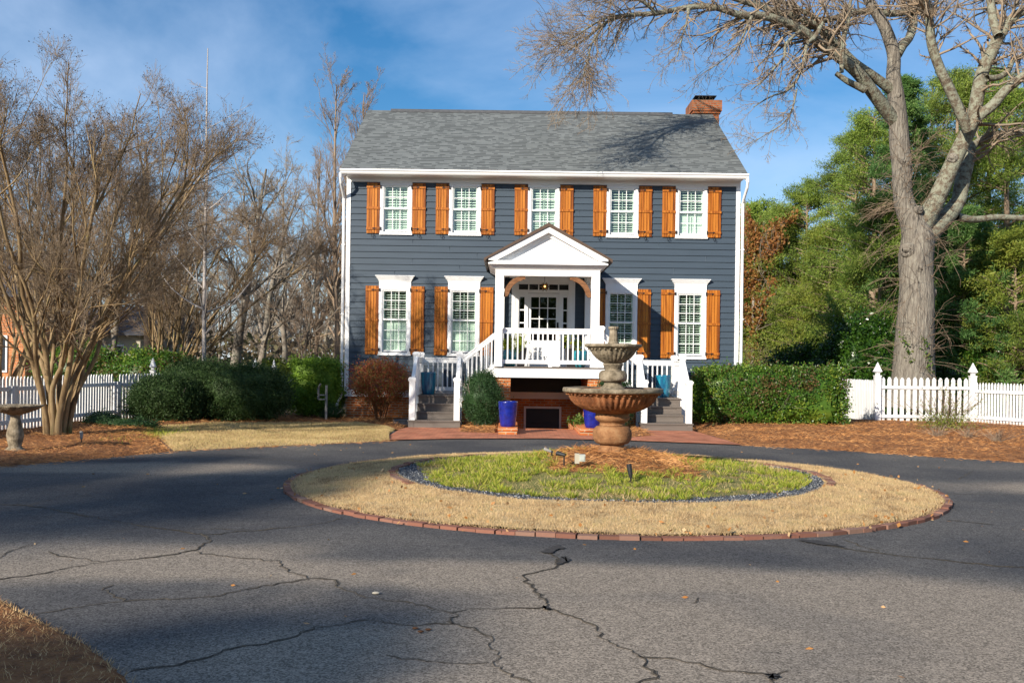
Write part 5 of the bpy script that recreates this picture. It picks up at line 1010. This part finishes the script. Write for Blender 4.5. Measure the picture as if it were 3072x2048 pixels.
P = np.stack([rng.uniform(-60, 2, 16000), rng.uniform(56, 80, 16000), rng.uniform(0, 1, 16000)**1.6*3.2], 1); V, Q = leaves(rng, P, .5, .25); tag(mkmesh('far_undergrowth', V, quads=Q, m='brush'), 'brown undergrowth below the far woodland', 'undergrowth', kind='stuff')
# evergreen bushes behind the left fence
shrub('evergreen_bush', 'wide green bush behind the left picket fence, left of the dark trunk', 'bush', 'hedge', (-11.9, 33.0, .95), (1.7, 1.1, 1.05), 12000, .10, .05, 120, seed=21, cr=.14)
shrub('evergreen_bush', 'green bush behind the fence directly behind the crape myrtle trunks', 'bush', 'hedge', (-14.6, 34.0, 1.05), (1.6, 1.1, 1.15), 10000, .10, .05, 120, seed=22, cr=.14)
shrub('garden_bush', 'olive green loose bush between the white gate and the clipped square bush', 'bush', 'juniper', (-8.3, 35.5, .8), (.9, .8, .95), 6000, .08, .04, 80, seed=23, cr=.12)
# ---------------- the big oak on the right
def c6(x, y): return (2100+x*.5741, y*.5741)
OY = 33.0; opx = F/OY
def limb(pts, n=10, dy=None, wsc=1.0):
    """pts (crop x, crop y, width in crop px)"""
    P = []; R = []
    for i, (x, y, w_) in enumerate(pts):
        Y = OY+(dy[0]+(dy[1]-dy[0])*i/(len(pts)-1) if dy else 0); px, py = c6(x, y); v = at(px, py, Y); P.append(v); R.append(w_*.5741/2*Y/F*wsc)
    return smoothpath(P, R, 5)
g0 = at(2733, 1200, OY)
TR = [limb([(1105, 2130, 260), (1110, 2010, 225), (1115, 1900, 205), (1125, 1750, 190), (1133, 1568, 180), (1128, 1450, 168), (1128, 1350, 172), (1140, 1250, 168), (1110, 1160, 130), (1072, 1080, 105), (1060, 1000, 95), (1055, 870, 100), (1040, 740, 102), (1035, 620, 92), (1025, 500, 84), (1010, 400, 74), (1012, 300, 66), (995, 220, 64), (960, 130, 60), (915, 60, 55), (870, -20, 50), (840, -120, 44)])]
LB = [([(1020, 640, 70), (960, 560, 70), (900, 480, 66), (830, 390, 62), (740, 310, 58), (640, 240, 55), (560, 180, 52), (450, 120, 48), (330, 85, 42), (215, 80, 37), (28, 33, 30), (-230, 70, 26), (-378, 82, 22), (-490, 118, 17), (-601, 207, 12), (-712, 280, 6)], (0, -5)),
      ([(1000, 470, 60), (900, 395, 50), (800, 322, 46), (700, 220, 45), (620, 150, 42), (540, 105, 38), (400, 60, 34), (250, 15, 30), (100, -30, 26), (-60, -50, 20)], (0, -3)),
      ([(1030, 290, 50), (1060, 240, 46), (1092, 200, 44), (1115, 130, 42), (1105, 70, 40), (1120, -20, 36)], (0, 1)),
      ([(1215, 60, 40), (1100, 62, 38), (1000, 72, 36), (870, 60, 34), (760, 80, 32), (640, 108, 30), (560, 70, 26), (420, 10, 22), (300, -30, 16)], (1, -2)),
      ([(1150, 1190, 120), (1200, 1110, 100), (1250, 1010, 92), (1300, 900, 86), (1350, 790, 84), (1400, 690, 80), (1430, 610, 72), (1470, 400, 70), (1520, 280, 68), (1570, 180, 60), (1640, 90, 50), (1710, 50, 44), (1800, 0, 40)], (0, -1)),
      ([(1400, 680, 56), (1375, 620, 54), (1320, 500, 54), (1250, 350, 50), (1210, 230, 48), (1200, 120, 45), (1180, 10, 40), (1150, -80, 36)], (-1, -2)),
      ([(1410, 670, 60), (1450, 615, 58), (1530, 550, 54), (1600, 470, 50), (1700, 390, 45), (1800, 300, 40), (1900, 240, 30)], (-1, -2)),
      ([(1560, 190, 45), (1535, 120, 44), (1520, 20, 42), (1510, -60, 38)], (-1, 0)),
      ([(1165, 1260, 110), (1230, 1190, 98), (1290, 1130, 90), (1350, 1050, 76), (1370, 950, 78), (1398, 850, 68), (1410, 790, 54), (1440, 752, 40), (1520, 712, 38), (1700, 685, 34), (1850, 660, 30)], (0, 1.5)),
      ([(1340, 1130, 46), (1400, 1145, 38), (1450, 1146, 36), (1560, 1135, 32), (1700, 1140, 30), (1850, 1130, 26)], (.5, 1.5)),
      ([(1500, 410, 34), (1560, 405, 32), (1610, 370, 30), (1640, 310, 24), (1700, 290, 20), (1780, 250, 16)], (-1, 0)),
      ([(860, 470, 40), (820, 450, 36), (770, 425, 32), (712, 385, 26)], (-1, -1.3)),
      ([(740, 380, 22), (742, 290, 26), (752, 200, 24), (775, 110, 20), (785, 20, 16), (800, -60, 12)], (-2, -2)),
      ([(640, 120, 20), (600, 195, 24), (560, 230, 20), (540, 330, 17), (505, 420, 14), (450, 478, 11), (370, 505, 8), (280, 560, 5)], (-2, -3)),
      ([(520, 165, 20), (450, 230, 14), (440, 300, 14), (390, 355, 12), (330, 420, 8), (270, 470, 5)], (-2.5, -3.5)),
      ([(505, 470, 10), (485, 560, 9), (440, 640, 7), (350, 700, 5), (250, 760, 3)], (-3, -4)),
      ([(270, 90, 18), (250, 130, 12), (220, 200, 10), (180, 260, 8), (100, 330, 6), (20, 380, 4)], (-3, -4)),
      ([(-60, 50, 20), (-70, 120, 10), (-95, 200, 7), (-120, 300, 5)], (-4, -5)), ([(-230, 70, 20), (-300, 10, 16), (-400, -30, 12), (-500, -40, 8)], (-4, -5)),
      ([(-378, 82, 18), (-470, 90, 13), (-560, 130, 10), (-650, 190, 7), (-760, 250, 4)], (-4, -6)), ([(-490, 118, 14), (-560, 220, 10), (-590, 320, 8), (-620, 430, 5)], (-4.5, -6))]
limbs = [limb(p_, dy=d_) for p_, d_ in LB]
rng = rs(77)
ps = [tubes(P[None], R[None], 16) for P, R in TR]
# bark ridges: displace trunk rings
V, Q = ps[0]; V = V.reshape(-1, 16, 3); cc = V.mean(1, keepdims=True); a = np.arange(16); V = cc+(V-cc)*(1+.035*np.sin(a*5+np.arange(V.shape[0])[:, None]*.35)[..., None]); V[:4] = cc[:4]+(V[:4]-cc[:4])*(1+.12*np.cos(a*1.96)[None, :, None]); ps[0] = (V.reshape(-1, 3), Q)
lim = [tubes(P[None], R[None], 10) for P, R in limbs]
knobs = []
hol = []
for x, y, s, cx_, tr_, yo in ((1080, 1305, 32, 1140, .53, 0), (1155, 1400, 22, 1130, .52, 0), (1318, 825, 22, 1338, .26, -.3), (1150, 1095, 18, 1140, .45, 0), (1065, 845, 13, 1055, .31, 0), (1040, 500, 14, 1026, .27, 0), (1228, 1530, 20, 1140, .54, 0)):
    dx_ = (x-cx_)*.5741*OY/F; Yk = OY+yo-math.sqrt(max(tr_**2-dx_**2, .01)); px, py = c6(x, y); v = at(px, py, Yk); rr_ = s*.5741*Yk/F; nv_ = Vector((dx_/tr_, -math.sqrt(max(1-(dx_/tr_)**2, .04)), 0)).normalized()
    P = np.array([v-nv_*.10, v-nv_*.0, v+nv_*.03, v+nv_*.035, v-nv_*.02])[None]; knobs.append(tubes(P, np.array([[rr_*1.35, rr_*1.15, rr_*.9, rr_*.6, rr_*.45]]), 14))
    P = np.array([v-nv_*.02, v+nv_*.0, v+nv_*.004])[None]; hol.append(tubes(P, np.array([[rr_*.55, rr_*.55, .001]]), 12))
trunk = joinq(ps+knobs)
# twigs
tw = []; K = 30
LP = []; LR = []
for (P, R) in limbs+TR[:]:
    p, r = resample(P, R, K); LP.append(p); LR.append(r)
LP = np.array(LP); LR = np.array(LR)
thin = [i for i in range(len(limbs)) if limbs[i][1][-1] < .16]
def sub(ix): return LP[ix], LR[ix]
A, B_ = sub([0, 1, 3]); S1, s1 = grow(rng, A, B_, 46, .25, 1, .9, .1, .35, 8, (-.15, 0, -.15), .16, fix=(.8, 2.3), rmin=.008)
A, B_ = sub([2, 4, 5, 6, 7, 8, 10, 12]); S2, s2 = grow(rng, A, B_, 24, .45, 1, .9, .1, .3, 7, (0, 0, .05), .15, fix=(.6, 2.0), rmin=.008)
A, B_ = sub([13, 14, 15, 16, 17, 18, 19, 20]); S3, s3 = grow(rng, A, B_, 20, .1, 1, .65, .1, .5, 7, (-.1, 0, -.35), .14, fix=(.5, 1.5), rmin=.007)
A, B_ = sub([0, 18, 19, 20]); S4, s4 = grow(rng, A, B_, 34, .62, 1, .75, .1, .4, 7, (-.25, 0, -.35), .14, fix=(.7, 1.9), rmin=.008)
A, B_ = sub([4, 5, 6, 7, 3, 2]); S5, s5 = grow(rng, A, B_, 16, .6, 1, .9, .1, .3, 7, (0, 0, .1), .15, fix=(1, 2.4), rmin=.008)
for P, R in ((S1, s1), (S2, s2), (S3, s3), (S4, s4), (S5, s5)):
    tw.append(tubes(P, R, 4)); P2, R2 = grow(rng, P, R, 6, .15, 1, .75, .5, .55, 5, (0, 0, -.1), .16, rmin=.0055); tw.append(tubes(P2, R2, 3)); P3, R3 = grow(rng, P2, R2, 4, .2, 1, .7, .6, .7, 4, (0, 0, 0), .16, rmin=.005); tw.append(tubes(P3, R3, 3))
# hanging dead twigs on the trunk
A = LP[-1:][:, :]; S6, s6 = grow(rng, A, LR[-1:]*.05, 150, .06, .55, 1.2, .1, .3, 6, (-.35, 0, -.9), .16, fix=(.8, 2.5), rmin=.008); S6[:, :, 1] -= .3
tw2 = [tubes(S6, s6, 3)]; P2, R2 = grow(rng, S6, s6, 4, .2, 1, .6, .5, .7, 4, (0, 0, -.4), .15, rmin=.005); tw2.append(tubes(P2, R2, 3))
OK = addtree('oak_tree', 'huge bare lichen covered oak with forked trunk behind the right picket fence', 'tree', (g0.x, OY, 0), trunk, joinq(tw), 'oak', 'oak_t')
for V, Q in hol: mkmesh('hole_shade_disc', V, quads=Q, m='dbark', parent=OK)  # dark discs painted as the shade inside the knotholes
V, Q = joinq(lim); mkmesh('limb', V, quads=Q, m='lichen', parent=OK, smooth=True)
V, Q = joinq(tw2); mkmesh('dead_twigs', V, quads=Q, m='ttwig', parent=OK)
rng = rs(5); iv = []
for x0, x1, y0, y1, n in ((1060, 1100, 1680+60, 1900, 60), (1165, 1205, 1760, 1960, 90)):
    for _ in range(n):
        yy = rng.uniform(y0, y1); px, py = c6(x0+(x1-x0)*(yy-y0)/(y1-y0)+rng.normal(0, 9), yy); v = at(px, py, OY-.62); iv.append(v+Vector(rng.normal(0, .03, 3)))
leafobj('ivy', 'ivy', np.array(iv), .09, .08, OK, rng)
# ---------------- evergreens
def conifer(name, label, base, H_, rb, seed, m, n_b=70, nl=260, L_=.22, W_=.05, droop=-.15, start=.12, shape=1.0, tm='gbark', top=1.0, group=None, flatb=.10, spread=.75, tuft=None, dens=1.0):
    rng = rs(seed); base = np.array(base, float); t = thing(name, label, 'tree', tuple(base), group)
    z = np.linspace(0, H_, 8); P = np.stack([base[0]+rng.normal(0, .08, 8).cumsum()*.5, base[1]+0*z, base[2]+z], 1)[None]; R = (max(.12, H_*.018)*np.linspace(1, .12, 8))[None]
    f = rng.uniform(0, 1, n_b)**.85; zb = start+(1-start)*f; ln = rb*((1-f)**shape*.92+.10)*rng.uniform(.7, 1.2, n_b); a = rng.uniform(0, 2*PI, n_b)
    s = np.stack([np.interp(zb*H_, z, P[0, :, 0]), np.full(n_b, base[1]), base[2]+zb*H_], 1); d = np.stack([np.cos(a), np.sin(a), np.full(n_b, .12)+.35*f], 1)
    K = 6; B_ = np.zeros((n_b, K, 3)); B_[:, 0] = s
    for k in range(1, K): B_[:, k] = B_[:, k-1]+d*(ln/(K-1))[:, None]; d = d+np.array([0, 0, droop/(K-1)*3])+rng.normal(0, .07, (n_b, 3)); d /= np.linalg.norm(d, axis=1, keepdims=True)
    S, s_ = grow(rng, B_, np.tile(np.linspace(.04, .01, K), (n_b, 1)), 5, .25, 1, .7, .45, .5, 4, (0, 0, droop*.6), .1, rmin=.008)
    V, Q = joinq([tubes(P, R, 8), tubes(B_, np.tile(np.linspace(.045, .01, K), (n_b, 1)), 4), tubes(S, s_, 3)]); mkmesh('trunk', V, quads=Q, m=tm, parent=t)
    N_ = int(n_b*nl*dens); ii = rng.randint(0, len(S), N_); u = rng.uniform(.1, 1, N_)*3; i0 = np.minimum(u.astype(int), 2); fr = (u-i0)[:, None]; Pp = S[ii, i0]*(1-fr)+S[ii, i0+1]*fr; dd = S[ii, i0+1]-S[ii, i0]; dd /= np.linalg.norm(dd, axis=1, keepdims=True)+1e-9
    j = rng.normal(size=(N_, 3))*np.array([flatb*1.3, flatb*1.3, flatb*.7]); dd[:, 2] -= .05
    leafobj('crown', m, Pp+j, L_, W_, t, rng, dd, spread); return t
EV = [  # px, Y, top py, radius, material, label
 (2700, 40, 250, 3.0, 'cedar_l', 'tall cedar with layered drooping boughs behind the oak trunk', 'ced'),
 (2560, 53, 420, 3.6, 'pine', 'dark green pine left of the oak, beyond the cedar', 'pine'),
 (2420, 56, 560, 3.3, 'pine2', 'yellow green pine right of the small round topped pine', 'pine'),
 (2480, 51, 700, 3.1, 'juniper', 'olive green feathery juniper in front of the pines', 'pine'),
 (2860, 43, 240, 3.2, 'pine', 'tall pine rising between the two forks of the oak', 'pine'),
 (3010, 41, 280, 3.0, 'pine2', 'tall pine at the right edge of the trees', 'pine'),
 (3120, 46, 200, 3.4, 'pine', 'dense dark pine cut by the right edge', 'pine'),
 (2650, 39, 620, 2.5, 'pine2', 'bright green young pine directly left of the oak trunk', 'pine'),
 (2890, 37, 640, 2.6, 'cedar_l', 'blue green cedar low to the right of the oak trunk', 'ced'),
 (2610, 48, 345, 3.4, 'pine2', 'tall light green pine filling the gap left of the cedar', 'pine'), (2780, 51, 270, 3.6, 'pine', 'tall pine directly behind the left fork of the oak', 'pine'), (2950, 50, 235, 3.6, 'pine2', 'tall light green pine behind the right fork of the oak', 'pine'), (2350, 58, 640, 3.0, 'pine', 'dense mid green pine beside the russet tree', 'pine'),
 (3040, 36, 720, 2.5, 'juniper', 'yellowish juniper at the right edge behind the fence', 'pine')]
for i, (px, Y, ty, rb_, m_, lb_, kd) in enumerate(EV):
    top = at(px, ty, Y); q = at(px, 1100, Y); h = top.z+.1
    if kd == 'ced': conifer('cedar_tree', lb_, (q.x, Y, 0), h, rb_, 200+i, m_, 120, 600, .15, .032, -.28, .08, .8, flatb=.09, spread=.55, tm='ttwig', group='evergreen trees behind the right fence')
    else: conifer('pine_tree', lb_, (q.x, Y, 0), h, rb_*1.05, 200+i, m_, 112, 520, .15, .030, -.02, .06, .55, flatb=.15, spread=.65, tm='ttwig', group='evergreen trees behind the right fence')
q = at(2270, 1100, 60); tp = at(2270, 612, 60)
conifer('pine_tree', 'small round topped pine just right of the roof end', (q.x, 60, 0), tp.z, 1.9, 230, 'pine2', 60, 260, .26, .06, 0, .55, .5, flatb=.22, group='evergreen trees behind the right fence')
# russet oak with clinging leaves
def broad(name, label, base, H_, r0, seed, m, tm, tw_m, n, L_, W_, lvl=(14, 8, 5, 0), group=None, keep=1.0):
    t = bare(name, label, base, seed, H_, r0, tm, tw_m, lvl, .75, .15, .25, .5, .12, .009, group); cr_ = t.children[1]; me = cr_.data; V = np.empty(len(me.vertices)*3); me.vertices.foreach_get('co', V); V = V.reshape(-1, 3)+np.array(base)
    rng = rs(seed+5); V = V[V[:, 2] > .8]; cen = V[rng.randint(0, len(V), n//6)]; P = clumps(rng, cen, n, .16); leafobj('foliage', m, P, L_, W_, t, rng); return t
for i, (px, Y, ty, n, m_, lb_) in enumerate([(2262, 56, 680, 6500, 'russet', 'small oak with clinging russet leaves right of the house'), (2370, 59, 640, 10000, 'juniper', 'broad olive green tree behind the russet one'), (2240, 58, 740, 8000, 'juniper', 'olive leaved tree immediately right of the house wall')]):
    tp = at(px, ty, Y); broad('broadleaf_tree', lb_, (tp.x, Y, 0), tp.z, .14, 240+i, m_, 'gbark', 'gtwig', n, .20, .11, (14, 8, 5, 0), 'half bare broadleaf trees right of the house')
shrub('holly_bush', 'tall glossy dark green holly mass left of the oak trunk', 'bush', 'holly', (12.9, 36.0, 1.6), (1.9, 1.2, 2.0), 20000, .11, .06, 220, seed=31, cr=.2)
shrub('holly_bush', 'glossy dark green holly behind the end post of the fence', 'bush', 'holly', (11.4, 38.5, 1.1), (2.0, 1.1, 1.4), 12000, .11, .06, 160, seed=32, cr=.18)
shrub('holly_bush', 'dark green holly right of the oak trunk behind the picket gate', 'bush', 'holly', (16.3, 36.8, 1.3), (2.1, 1.2, 1.7), 14000, .11, .06, 160, seed=33, cr=.2)
shrub('loose_bush', 'pale brown twiggy bush beside the right wall of the house', 'bush', 'juniper', (13.3, 52.5, 1.5), (2.3, 1.2, 2.0), 5000, .12, .05, 110, seed=34, cr=.3, twigs=60, core=.2, stem='ttwig')
shrub('loose_bush', 'olive green loose bush behind the clipped hedge', 'bush', 'juniper', (16.2, 51, 1.6), (2.6, 1.3, 2.4), 12000, .14, .06, 120, seed=35, cr=.3, twigs=20, core=.3, stem='ttwig')
# dark wood behind the evergreens so the mass reads dense low down
rng = rs(123); n = 26000; P = np.stack([rng.uniform(9, 48, n), rng.uniform(56, 66, n), rng.uniform(0, 1, n)*(2.5+3.5*np.abs(np.sin(np.arange(n)*.0)))], 1); P[:, 2] = rng.uniform(0, 1, n)*np.interp(P[:, 0], [9, 14, 20, 30, 48], [3, 6.5, 8.5, 10, 10])*(.8+.2*np.sin(P[:, 0]*2.1))
V, Q = leaves(rng, P, .6, .3); tag(mkmesh('far_evergreen_wood', V, quads=Q, m='juniper'), 'green woodland filling the gaps behind the right hand trees', 'woodland', kind='stuff')
rng = rs(321); n = 42000; P = np.stack([rng.uniform(-75, 75, n), rng.uniform(-62, -52, n), rng.uniform(0, 1, n)], 1); P[:, 2] *= 11+3*np.sin(P[:, 0]*.5)+1.5*np.sin(P[:, 0]*1.7)
V, Q = leaves(rng, P, .9, .5); tag(mkmesh('woodland_behind', V, quads=Q, m='pine'), 'green woodland across the road behind the photographer, seen only in window reflections', 'woodland', kind='stuff')
# ---------------- trees outside the frame whose shade falls on the drive
SHD = [((-32.4, -24.9), 22.8, 2.3, 1, .84), ((-36.2, -24.4), 23, 2.5, 2, .84), ((-29.9, -32.3), 21.4, 1.15, 3, .93), ((-31.9, -32.9), 21.4, 1.0, 4, .93)]
for i, ((x, y), h, r, sd, st0) in enumerate(SHD):
    conifer('pine_tree', ['tall pine left of the drive, out of the picture, nearest the house', 'tall pine at the far left of the drive, out of the picture', 'tall pine behind the camera, its shade on the near drive', 'tall pine left behind the camera, its shade on the near left drive', 'tall pine far behind the camera, outside the picture'][i], (x, y, 0), h, r, 300+sd, 'pine', 64, 95, .30, .08, -.02, st0, .5, flatb=.2, spread=.7, group='pines outside the picture along the drive')
bare('bare_tree', 'tall leafless tree left of the drive, outside the picture', (-24, 2, 0), 400, 14, .2, 'gbark', 'gtwig', (14, 7, 5, 2), .7, .3, .3, .45, .1, .012)
